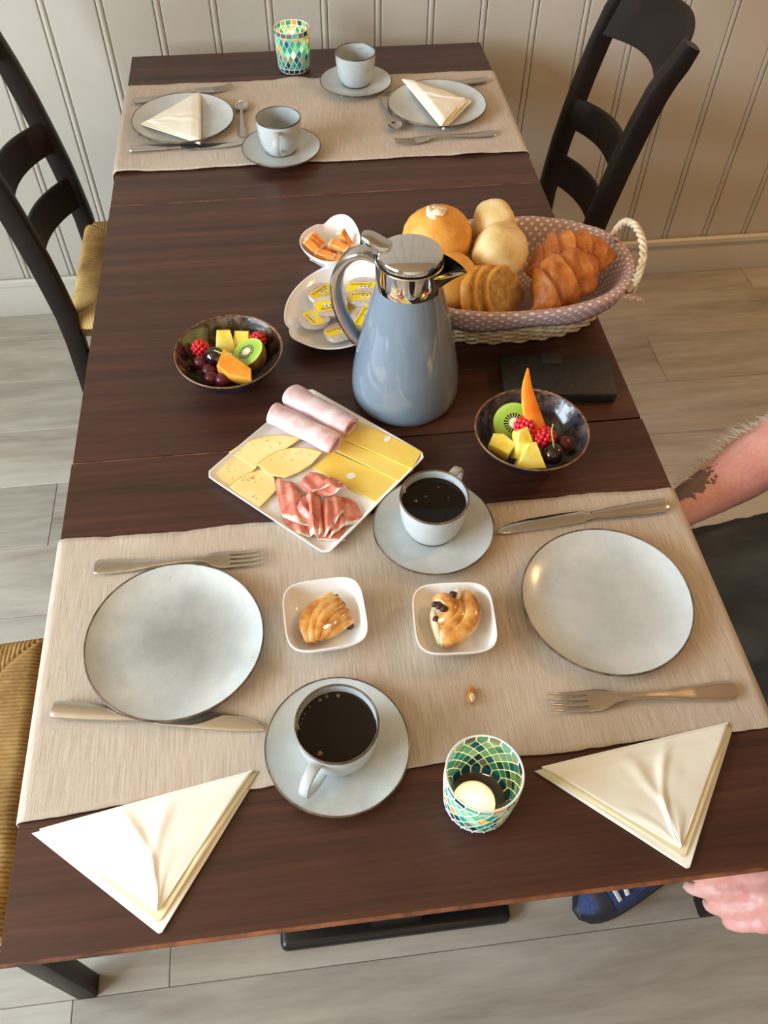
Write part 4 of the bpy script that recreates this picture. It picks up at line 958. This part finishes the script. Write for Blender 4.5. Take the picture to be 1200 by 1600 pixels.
b_tub = mesh(*prism(shield(.93), -.0075, .0, .001)); b_foil = mesh(*prism(shield(1.06), .0, .0006)); b_yel = mesh(*prism([(x, y) for x, y in [(-.0205, -.0055), (-.0170, -.0088), (.0170, -.0088), (.0205, -.0055), (.0198, .0062), (.0165, .0086), (-.0165, .0086), (-.0198, .0062)]], .0005, .0008))
b_cow = mesh(*prism(cow, .0007, .00095)); b_sp = mesh(*join(*[prism(q, .0008, .00105) for q in spots]))
for m_, mt in ((b_tub, M['tub']), (b_foil, M['foil']), (b_yel, M['yellow']), (b_cow, M['whitep']), (b_sp, M['blue'])): m_.materials.append(mt)
def butter(label, loc, rot):
    t = thing('butter_portion', label, 'butter', (loc[0], loc[1], T + loc[2]), rot, 'single butter portions'); t.scale = (1.18, 1.18, 1.18)
    obj('tub', b_tub, None, t); l_ = obj('foil_lid', b_foil, None, t); obj('yellow_band', b_yel, None, l_)
    obj('cow_print', b_cow, None, l_, (.003, -.0012, 0)); obj('cow_spots', b_sp, None, l_, (.003, -.0012, 0))
    obj('lettering', TXT, None, l_, (-.001, .0048, .00095)); obj('small_lettering', SMALL, None, l_, (0, .0115, .0007))
    return t
butter('butter portion with its yellow band tilted, farthest back at the dish side', (-.036, .921, .0215), (.1, .12, .85))
butter('butter portion lying flat on top of the others, upside down to the viewer', (-.026, .877, .0290), (-.12, .05, PI + .05))
butter('butter portion standing nearest the notch in the dish rim', (-.054, .856, .0235), (.05, .22, 1.95))
butter('butter portion closest to the near rim of the dish', (-.016, .823, .0235), (-.2, .05, .42))
butter('butter portion seen through the jug handle, printed upright', (.028, .896, .0275), (-.1, -.08, -.1))
butter('butter portion under the others at the back, seen through the handle', (.028, .927, .0215), (.1, -.1, -.25))
butter('butter portion half hidden behind the jug body', (.026, .855, .0215), (-.05, -.15, 1.0))
butter('butter portion underneath the top one in the dish centre', (-.004, .893, .0180), (0, 0, 2.3))
tcx = (-.0125, 1.030)
tf = thing('drop_bowl', 'small white drop shaped bowl full of orange toffees', 'bowl', (*tcx, T + .0008), 0)
def rdrop(a):
    K = [(0, .050), (.44, .0540), (.8, .0610), (1.2, .0668), (1.5, .0590), (1.72, .0545), (2.13, .0520), (2.6, .0530), (2.97, .0540), (3.5, .0540), (3.93, .0545), (4.35, .0600), (4.67, .0640), (5.1, .0580), (5.5, .0520), (2 * PI, .050)]
    a = a % (2 * PI); return float(np.interp(a, [k_[0] for k_ in K], [k_[1] for k_ in K]))
rsm = lambda a: sum(rdrop(a + d_) for d_ in (-.2, -.1, 0, .1, .2)) / 5 * .97
obj('bowl_body', dish([(.34, 0), (.38, .0008), (.55, .006), (.78, .020), (.93, .033), (1.0, .0405), (.998, .0420), (.975, .0418), (.90, .034), (.74, .021), (.5, .0085), (.3, .006), (.05, .0055)], rsm, lip=lambda a: .010 * math.exp(-((a - 1.1) / .5) ** 2) - .006 * math.exp(-((a - 1.72) / .16) ** 2)), M['white'], tf)
obj('foot_ring', dish([(.30, -.0004), (.33, -.0004), (.33, .001), (.30, .001)], rsm), M['white'], tf)
M['toffee'] = mottled('orange_toffee', (244, 140, 50), (253, 188, 104), 60, .25)
M['wrap'] = plain('clear_wrapper_end', (238, 214, 190), .2)
def toffee(label, loc, rot):
    t = thing('wrapped_toffee', label, 'toffee', (tcx[0] + loc[0], tcx[1] + loc[1], T + loc[2]), rot, 'orange wrapped toffees')
    obj('toffee_block', rbox(.029, .0135, .0120, .0012, 1), M['toffee'], t)
    for s_ in (-1, 1): obj('wrapper_end', rbox(.0030, .0125, .0110, .0006, 1, (s_ * .0150, 0, 0)), M['wrap'], t)
    return t
for lb, lo_, ro_ in (('orange toffee against the far wall of the drop bowl', (-.022, .013, .033), (.2, .3, -.9)), ('orange toffee beside the one at the far wall', (-.028, .002, .035), (.3, .3, -.85)), ('pale ended toffee at the outermost side of the drop bowl', (-.032, -.010, .036), (.2, .3, -.9)), ('orange toffee lying crosswise at the near rim', (-.012, -.030, .034), (.1, .1, -.45)), ('orange toffee on top at the middle of the bowl', (.012, -.012, .037), (.2, .12, -.55)), ('orange toffee standing up near the bowl handle side', (.024, .008, .038), (.3, 1.1, -.3)), ('orange toffee underneath beside the standing one', (.028, -.012, .032), (.2, -.3, -.5)), ('orange toffee underneath at the near side', (.006, -.037, .030), (.1, .0, -.2)), ('orange toffee at the bottom in the centre of the bowl', (-.008, -.004, .022), (0, 0, .4)), ('orange toffee at the bottom near the near side', (-.022, -.022, .022), (0, 0, -.8))): toffee(lb, lo_, ro_)

# ---------------------------------------------------------------- wallet
M['leather'] = mottled('black_leather', (20, 20, 19), (34, 33, 31), 120, .5, .25)
wl = thing('wallet', 'black leather wallet lying between bread basket and fruit bowl', 'wallet', (.2945, .698, T + .0006), math.radians(-6))
obj('back_cover', rbox(.164, .083, .0075, .003, 2, (0, 0, .00375)), M['leather'], wl); obj('pages', rbox(.158, .078, .006, .001, 1, (0, .001, .0103)), M['leather'], wl)
obj('front_cover', rbox(.164, .083, .0055, .0025, 2, (0, 0, .0158)), M['leather'], wl); obj('closing_tab', rbox(.030, .024, .0022, .001, 2, (-.005, .032, .0194)), M['leather'], wl)
obj('spine', sweep([(-.080, -.0415, .0095), (.080, -.0415, .0095)], rectring(.005, .0175, .45), 12), M['leather'], wl)

# ---------------------------------------------------------------- mosaic tealight glasses
def thin_glass(name, col):
    n = NT(name); n.t.nodes.remove(n.b); a = n.new('ShaderNodeBsdfTransparent'); a.inputs[0].default_value = (*col, 1); g = n.new('ShaderNodeBsdfGlossy'); g.inputs['Roughness'].default_value = .04
    lw = n.new('ShaderNodeLayerWeight'); lw.inputs['Blend'].default_value = .25; fac = n.math('ADD', n.math('MULTIPLY', n.math('POWER', lw.outputs['Facing'], 3.0), .5), .03); mx = n.new('ShaderNodeMixShader'); n.L(fac, mx.inputs[0]); n.L(a.outputs[0], mx.inputs[1]); n.L(g.outputs[0], mx.inputs[2]); n.L(mx.outputs[0], n.out.inputs[0]); return n.m
M['glass'] = thin_glass('clear_glass', (.95, .97, .96))
def tile_glass(name, c):
    n = NT(name); n.color(c); n.set(rough=.1); tr = n.new('ShaderNodeBsdfTranslucent'); tr.inputs[0].default_value = (*srgb(c), 1); tp = n.new('ShaderNodeBsdfTransparent'); tp.inputs[0].default_value = (*[q ** .6 for q in srgb(c)], 1)
    m1 = n.new('ShaderNodeMixShader'); m1.inputs[0].default_value = .55; n.L(n.b.outputs[0], m1.inputs[1]); n.L(tr.outputs[0], m1.inputs[2])
    mx = n.new('ShaderNodeMixShader'); mx.inputs[0].default_value = .38; n.L(m1.outputs[0], mx.inputs[1]); n.L(tp.outputs[0], mx.inputs[2]); n.L(mx.outputs[0], n.out.inputs[0]); return n.m
TILES = [tile_glass('glass_tile_%s' % k_, c) for k_, c in (('teal', (60, 164, 164)), ('sea', (120, 192, 176)), ('blue', (48, 122, 156)), ('aqua', (150, 206, 206)), ('amber', (216, 180, 104)), ('smoke', (130, 140, 138)), ('petrol', (34, 92, 108)), ('moss', (136, 158, 124)))]
M['grout'] = plain('white_grout', (216, 218, 212), .7)
M['wax'] = plain('tealight_wax', (250, 232, 170), .35, sss=.4, ssss=.02)
M['alu'] = plain('aluminium_cup', (190, 190, 192), .3, metal=1.0)
n = NT('flame'); n.color((255, 230, 170)); n.set(emis=28.0, emc=(1, .72, .34, 1)); M['flame'] = n.m
def tealight_glass(label, label2, x, y, h, r, seed, watts, off):
    t = thing('tealight_glass', label, 'candle holder', (x, y, T + .0008), seed, 'mosaic tealight glasses')
    def R_(z): return r * (.885 + .13 * min(1, z / h / .7) ** .7) * (1 if z > .004 else .95)
    zs = np.linspace(.0, h, 16)
    gl = obj('glass_tumbler', lathe([(0, 0)] + [(R_(z) - .0025, z) for z in zs] + [(R_(h) - .0045, h)] + [(R_(z) - .0045, z) for z in zs[::-1][:-1]] + [(R_(.004) - .0045, .004), (0, .004)], 48), M['glass'], t)
    N = 18; rows = []; z0, z1 = .011, h - .011; nd = 6; dz = (z1 - z0) / nd
    bits = []
    for z in (.0012, z0, z1, h - .0006): bits.append(sweep([(R_(z) * math.cos(2 * PI * i / 72), R_(z) * math.sin(2 * PI * i / 72), z) for i in range(72)], .0011, 6, closed=True))
    for i in range(N):
        a = 2 * PI * i / N
        for (p0, p1) in ((.0012, z0), (z1, h - .0006)): bits.append(sweep([(R_(q) * math.cos(a), R_(q) * math.sin(a), q) for q in np.linspace(p0, p1, 4)], .0012, 6))
        for s_ in (-1, 1):
            bits.append(sweep([(R_(z0 + dz * q / 3) * math.cos(a + s_ * PI / N * q / 3), R_(z0 + dz * q / 3) * math.sin(a + s_ * PI / N * q / 3), z0 + dz * q / 3) for q in range(nd * 3 + 1)], .0011, 6))
    obj('grout', mesh(*join(*bits), 0), M['grout'], t)
    rr_ = random.Random(int(seed * 100)); cache = {}
    def tile(kind, zc, hw, hh, a, mi):
        key = (kind, round(zc, 5), mi)
        if key not in cache:
            rc = R_(zc); o_ = []
            cs = [(-hw, -hh), (hw, -hh), (hw, hh), (-hw, hh)] if kind == 'sq' else ([(0, -hh), (hw, 0), (0, hh), (-hw, 0)] if kind == 'di' else ([(-hw, 0), (hw, 0), (0, hh)] if kind == 'up' else [(0, -hh), (hw, 0), (-hw, 0)]))
            V = []
            for d_ in (-.0012, .0007):
                for (u_, w_) in cs: V.append(((R_(zc + w_) + d_) * math.cos(u_), (R_(zc + w_) + d_) * math.sin(u_), zc + w_))
            k_ = len(cs); F = [tuple(range(k_ - 1, -1, -1)), tuple(range(k_, 2 * k_))] + [(i, (i + 1) % k_, k_ + (i + 1) % k_, k_ + i) for i in range(k_)]
            cache[key] = mesh(V, F, 20); cache[key].materials.append(TILES[mi])
        obj('glass_tile', cache[key], None, t, rot=(0, 0, a))
    for i in range(N):
        a = 2 * PI * (i + .5) / N
        tile('sq', (.0012 + z0) / 2, PI / N * .86, (z0 - .0012) / 2 * .86, a, rr_.choice((2, 6, 0, 2, 6)))
        tile('sq', (z1 + h - .0006) / 2, PI / N * .86, (h - .0006 - z1) / 2 * .86, a, rr_.choice((0, 1, 3, 5, 4, 6)))
        tile('up', z0 + .0006, PI / N * .78, dz * .78, a, rr_.choice((5, 6, 0)))
        tile('dn', z1 - .0006, PI / N * .78, dz * .78, a if nd % 2 == 0 else a + PI / N, rr_.choice((3, 1, 4)))
    for q in range(1, nd):
        for i in range(N):
            a = 2 * PI * (i + (0 if q % 2 else .5)) / N
            tile('di', z0 + dz * q, PI / N * .86, dz * .86, a, rr_.choice((6, 0, 2, 5, 0) if q < 3 else (0, 1, 3, 0, 3, 0, 2, 7, 4, 1)))
    c = thing('tealight', label2, 'candle', (x + off[0], y + off[1], T + .0052), 0, 'burning tealights')
    obj('metal_cup', lathe([(0, 0), (.0205, 0), (.021, .0006), (.021, .0155), (.0215, .0158), (.0207, .0156), (.0206, .001), (0, .0008)], 40), M['alu'], c)
    w = obj('wax', lathe([(0, .0012), (.0204, .0012), (.0204, .0146), (.0185, .0142), (.008, .0132), (0, .0130)], 40), M['wax'], c)
    obj('wick', sweep([(0, 0, .012), (.0004, 0, .0165), (.001, 0, .019)], .0006, 6), M['ink'], w)
    obj('flame', lathe([(0, .0165), (.0024, .0185), (.0036, .0225), (.0030, .0275), (.0016, .033), (0, .039)], 16), M['flame'], c)
    l_ = bpy.data.lights.new('candle_flame', 'POINT'); l_.energy = watts; l_.color = (1, .66, .30); l_.shadow_soft_size = .004
    lo_ = bpy.data.objects.new('candle_flame', l_); COL.objects.link(lo_); lo_.parent = c; lo_.location = (0, 0, .044)
tealight_glass('lit teal mosaic glass on bare wood between the two napkins', 'burning tealight inside the glass at the near table end', .0616, .0985, .081, .0365, .2, .13, (-.006, -.007))
tealight_glass('lit teal mosaic glass standing at the wall end of the table', 'burning tealight inside the glass near the wall', -.0385, 1.747, .0865, .0365, .5, .30, (0, 0))
# ---------------------------------------------------------------- the seated person
n = NT('skin'); v = n.coord(); f = n.noise(v, 9, 3); f2 = n.noise(v, 160, 3)
c = n.ramp(f, [(.3, (212, 146, 138)), (.55, (228, 172, 164)), (.75, (238, 192, 186))]); c = n.mix(.12, c, n.ramp(f2, [(.4, (206, 132, 124)), (.6, (240, 200, 192))]))
tc = n.new('ShaderNodeTexCoord'); mp = n.new('ShaderNodeMapping', vector_type='TEXTURE'); mp.inputs['Location'].default_value = (.468, .531, .689); mp.inputs['Rotation'].default_value = (0, 0, .40); mp.inputs['Scale'].default_value = (.042, .019, .024); n.L(tc.outputs['Object'], mp.inputs[0])
ln_ = n.new('ShaderNodeVectorMath', operation='LENGTH'); n.L(mp.outputs[0], ln_.inputs[0])
ms = n.math('LESS_THAN', n.math('ADD', ln_.outputs['Value'], n.math('MULTIPLY', n.math('SUBTRACT', n.noise(v, 110, 3), .5), 2.4)), .95)
c = n.mix(n.math('MULTIPLY', ms, .8), c, (62, 62, 64)); n.color(c); n.set(rough=.42, sss=.12, ssss=.01); n.bump(f2, .1, .001); M['skin'] = n.m
n = NT('dark_denim'); v = n.coord(); f = n.noise(n.coord((6, 14, 14)), 1, 4); n.color(n.ramp(f, [(.3, (58, 65, 70)), (.7, (98, 104, 108))])); n.set(rough=.85); n.bump(n.noise(v, 500, 2), .2, .0006); M['denim'] = n.m
M['shirt'] = mottled('navy_shirt', (34, 42, 60), (44, 54, 76), 20, .85)
M['hair'] = mottled('grey_hair', (120, 112, 104), (170, 164, 156), 60, .6)
M['eye'] = plain('eye_white', (236, 232, 226), .2); M['iris'] = plain('iris', (60, 80, 100), .2)
pr = thing('person', 'person seated at the table corner with bare tattooed forearm and dark jeans', 'person', (0, 0, 0))
def caps(pts, rs, k=5, n_=14):
    P = smooth_path(pts, k); R = [float(q) for q in np.interp(np.linspace(0, len(pts) - 1, len(P)), range(len(pts)), rs)]
    return join(sweep(P, R, n_), xf(ball(R[0], R[0], R[0], n_, 8), tuple(P[0])), xf(ball(R[-1], R[-1], R[-1], n_, 8), tuple(P[-1])))
def fused(name, vf, mat, voxel, it=4, disp=None):
    o = obj(name, mesh(*vf, 0), mat, pr)
    r_ = o.modifiers.new('fuse', 'REMESH'); r_.mode = 'VOXEL'; r_.voxel_size = voxel; r_.use_smooth_shade = True
    s_ = o.modifiers.new('smooth', 'SMOOTH'); s_.iterations = it; s_.factor = .5
    if disp:
        tx = bpy.data.textures.new(name + '_folds', 'CLOUDS'); tx.noise_scale = disp[1]; d_ = o.modifiers.new('folds', 'DISPLACE'); d_.texture = tx; d_.strength = disp[0]; d_.mid_level = .5
    return o
CY = .31
body = []
# torso, neck, head
body += [caps([(.80, CY, .56), (.815, CY, .72), (.825, CY, .88), (.825, CY, 1.0)], [.13, .125, .135, .12]), caps([(.825, CY, 1.02), (.81, CY, 1.16)], [.062, .058])]
body += [xf(ball(.098, .078, .118, 28, 20), (.795, CY, 1.245)), xf(ball(.07, .062, .07, 20, 14), (.755, CY, 1.185)), caps([(.705, CY, 1.255), (.688, CY, 1.215)], [.011, .016], 3, 10), xf(ball(.02, .028, .012, 14, 10), (.700, CY, 1.172))]
for s_ in (-1, 1):
    body.append(xf(ball(.022, .010, .034, 14, 10), (.800, CY + s_ * .080, 1.235)))
    body.append(caps([(.825, CY, 1.02), (.83, CY + s_ * .10, 1.01), (.83, CY + s_ * .17, .985)], [.07, .07, .062]))
# far arm: elbow out, forearm slanting under the table, hand on the lap
body.append(caps([(.83, CY + .18, .98), (.80, CY + .27, .82), (.735, CY + .325, .705)], [.058, .05, .047]))
body.append(caps([(.735, CY + .325, .705), (.645, CY + .288, .692), (.55, CY + .243, .676), (.455, CY + .203, .660), (.42, CY + .188, .652)], [.045, .049, .042, .029, .027]))
# near arm, hanging beside the thigh
body.append(caps([(.83, CY - .18, .98), (.83, CY - .27, .80), (.785, CY - .315, .64)], [.058, .05, .045]))
body.append(caps([(.785, CY - .315, .64), (.70, CY - .31, .585), (.60, CY - .30, .525), (.507, CY - .291, .497)], [.045, .045, .036, .029]))
def hand(w, d, side, palm_n, curl, spread):
    """w wrist, d forward dir, side = direction index->little; palm_n = palm normal (towards what is touched)"""
    w, d, side, pn = Vector(w), Vector(d).normalized(), Vector(side).normalized(), Vector(palm_n).normalized(); out = []
    out.append(caps([w, w + d * .03, w + d * .06], [.027, .027, .024], 4, 12))
    for i, (ln_f, off, rr_) in enumerate(((.074, -.030, .0100), (.082, -.010, .0102), (.076, .011, .0098), (.060, .030, .0088))):
        base = w + d * (.086 - .006 * abs(i - 1)) + side * off; out.append(caps([w + d * .03 + side * off * .55, base], [.019, .0125], 3, 10))
        p0 = base; ang = curl[i]; pts = [p0]; dirv = d + side * spread * (i - 1.5)
        for k_, fr in enumerate((.42, .32, .26)):
            ang_k = ang * (k_ + .6); dv = (dirv * math.cos(ang_k) + pn * math.sin(ang_k)).normalized(); pts.append(pts[-1] + dv * ln_f * fr)
        out.append(caps(pts, [rr_ * 1.12, rr_, rr_ * .94, rr_ * .84], 4, 10))
    tb_ = w + d * .022 - side * .022; out.append(caps([tb_, tb_ + d * .030 - side * .022 + pn * .008, tb_ + d * .058 - side * .026 + pn * .014, tb_ + d * .078 - side * .020 + pn * .018], [.017, .0135, .011, .0092], 4, 10))
    return out
body += hand((.507, CY - .291, .497), (-1, .06, -.28), (.05, -.95, -.30), (.1, .45, -.9), (.16, .50, .62, .62), .05)
body += hand((.425, CY + .180, .650), (-1, -.25, -.16), (-.2, 1, -.1), (0, 0, -1), (.25, .3, .3, .35), .08)
# legs inside the trousers
for s_, kx, ky, fx, fy in ((1, .34, CY + .135, .40, CY + .12), (-1, .365, CY - .165, .512, CY - .108)):
    body.append(caps([(.79, CY + s_ * .09, .555), (.60, CY + (.142 if s_ > 0 else -.065), .54), (kx + .02, ky, .53)], [.085, .070, .052]))
    body.append(caps([(kx + .02, ky, .52), (kx + .04, (ky + fy) / 2, .33), (fx, fy, .10)], [.052, .046, .034]))
bo = fused('body', join(*body), M['skin'], .0045, 3)
# clothing
tr = []
for s_, kx, ky, fx, fy in ((1, .34, CY + .135, .40, CY + .12), (-1, .365, CY - .165, .512, CY - .108)):
    tr.append(caps([(.80, CY + s_ * .085, .560), (.60, CY + (.142 if s_ > 0 else -.065), .548), (kx + .02, ky, .535)], [.112, .095, .068]))
    tr.append(caps([(kx + .02, ky, .525), (kx + .04, (ky + fy) / 2, .33), (fx, fy, .115)], [.066, .058, .044]))
tr.append(caps([(.80, CY, .58), (.81, CY, .68)], [.145, .140])); tr.append(caps([(.72, CY + .04, .545), (.52, CY + .04, .535)], [.09, .078]))
fused('jeans', join(*tr), M['denim'], .007, 3, (.020, .055))
sh = [caps([(.81, CY, .64), (.82, CY, .76), (.83, CY, .90), (.83, CY, 1.0)], [.152, .146, .152, .132])]
for s_ in (-1, 1):
    sh.append(caps([(.83, CY + s_ * .06, 1.005), (.83, CY + s_ * .175, .985)], [.09, .078])); sh.append(caps([(.83, CY + s_ * .18, .98), (.818, CY + s_ * .235, .87)], [.074, .066]))
fused('t_shirt', join(*sh), M['shirt'], .008, 4, (.012, .08))
hr_ = obj('hair', xf(lathe([(math.sin(a) if a > 0.001 else 0, math.cos(a)) for a in np.linspace(0, 1.75, 14)], 30), (.806, CY, 1.256), s=(.102, .084, .118)), M['hair'], pr)
for s_ in (-1, 1):
    e_ = obj('eye', xf(ball(.012, .014, .010, 14, 10), (.7085, CY + s_ * .030, 1.252)), M['eye'], pr); obj('iris', xf(ball(.004, .006, .006, 12, 8), (.698, CY + s_ * .030, 1.252)), M['iris'], e_)
hb_ = []; r_ = random.Random(5)
for i in range(420):
    u = r_.random(); cx_, cy_, cz_, rr_ = .47 + .24 * u, CY + .20 + .115 * u, .658 + .04 * u, .034 + .02 * math.sin(PI * min(1, u * 1.2)) * .9
    a = r_.uniform(-.5, .9); nn = Vector((-.35 * math.cos(a), .92 * math.cos(a), math.sin(a))).normalized(); p_ = Vector((cx_, cy_, cz_)) + nn * rr_ * .96
    d_ = (nn * .7 + Vector((-.7, -.2, .1)) * .7 + Vector((r_.uniform(-.3, .3), r_.uniform(-.3, .3), r_.uniform(-.3, .3)))).normalized(); l_ = r_.uniform(.012, .024)
    hb_.append(sweep([p_, p_ + d_ * l_ * .5, p_ + d_ * l_ + Vector((-.004, 0, -.002))], [.0004, .0003, .00015], 3))
ah = obj('arm_hair', mesh(*join(*hb_), 0), plain('fair_arm_hair', (250, 240, 226), .5), pr); ah['kind'] = 'stuff'
# sports shoes
M['shoe'] = mottled('blue_mesh_fabric', (30, 46, 88), (46, 68, 120), 160, .7, .3); M['shoedark'] = plain('dark_toe_cap', (22, 26, 40), .5); M['sole'] = plain('dark_rubber_sole', (30, 32, 40), .6); M['lace'] = plain('white_lace', (226, 226, 232), .8); M['shoegrey'] = plain('grey_tongue', (70, 74, 86), .8)
def shoe(label, loc, rz):
    xs = np.linspace(-.145, .145, 22)
    def hw(x): return .046 * max(0, 1 - abs(x / .1462) ** 3.0) ** .5 * (1 - .10 * math.sin((x + .145) / .29 * PI)) + .002
    def up(a, b_):
        x = float(np.interp(b_, np.linspace(0, 1, 22), xs)); h = float(np.interp(x, [-.145, -.11, -.05, 0, .06, .145], [.036, .054, .066, .082, .098, .092])); an = PI * a
        c_, s_ = math.cos(an), math.sin(an); return -x * -1, hw(x) * .96 * math.copysign(abs(c_) ** .7, c_), .018 + (h - .018) * s_ ** .75
    t = obj('sports_shoe', mesh(*grid(up, 20, 22), 0), M['shoe'], pr, loc, (0, 0, rz)); t['label'] = label
    so_ = [(x, hw(x)) for x in xs] + [(x, -hw(x)) for x in xs[::-1]]
    obj('sole', prism(so_[::-1], .0, .022, .004), M['sole'], t)
    def toe(a, b_):
        x = -.146 + .052 * b_; an = PI * a; h = float(np.interp(x, [-.146, -.11, -.094], [.032, .052, .057])); c_, s_ = math.cos(an), math.sin(an)
        return x, (hw(max(x, -.1449)) * .98 + .0008) * math.copysign(abs(c_) ** .7, c_), .018 + (h - .016) * s_ ** .75 * (1 if b_ < .8 else 1)
    obj('toe_cap', mesh(*grid(toe, 18, 8), 0), M['shoedark'], t)
    obj('tongue', sweep(smooth_path([(-.06, 0, .062), (-.01, 0, .083), (.05, 0, .103)], 6), rectring(.036, .006, .4), 12), M['shoegrey'], t)
    for i in range(5):
        x = -.084 + .022 * i; z = .0655 + (.0155 if i else .012) * i * .52 + .004; s_ = 1 if i % 2 else -1
        obj('lace', sweep(smooth_path([(x - .004 * s_, -.026, z - .010), (x, 0, z + .004), (x + .012 * s_, .026, z - .008)], 5), rectring(.008, .0028, .4), 12), M['lace'], t)
    for s_ in (-1, 1): obj('lace', sweep(smooth_path([(.02, 0, .100), (.008, s_ * .022, .104), (-.006, s_ * .036, .094), (.004, s_ * .030, .088), (.02, s_ * .006, .098)], 5), .0024, 6), M['lace'], t)
    obj('white_stripe', sweep([(x, hw(x) + .0012, .010) for x in xs[3:8]], rectring(.0012, .006, .3), 12), M['lace'], t)
    return t
shoe('blue shoe with white laces showing below the near table edge', (.452, .178, .0006), .42)
shoe('blue shoe hidden deeper under the table on the other foot', (.40, CY + .135, .0006), .05)
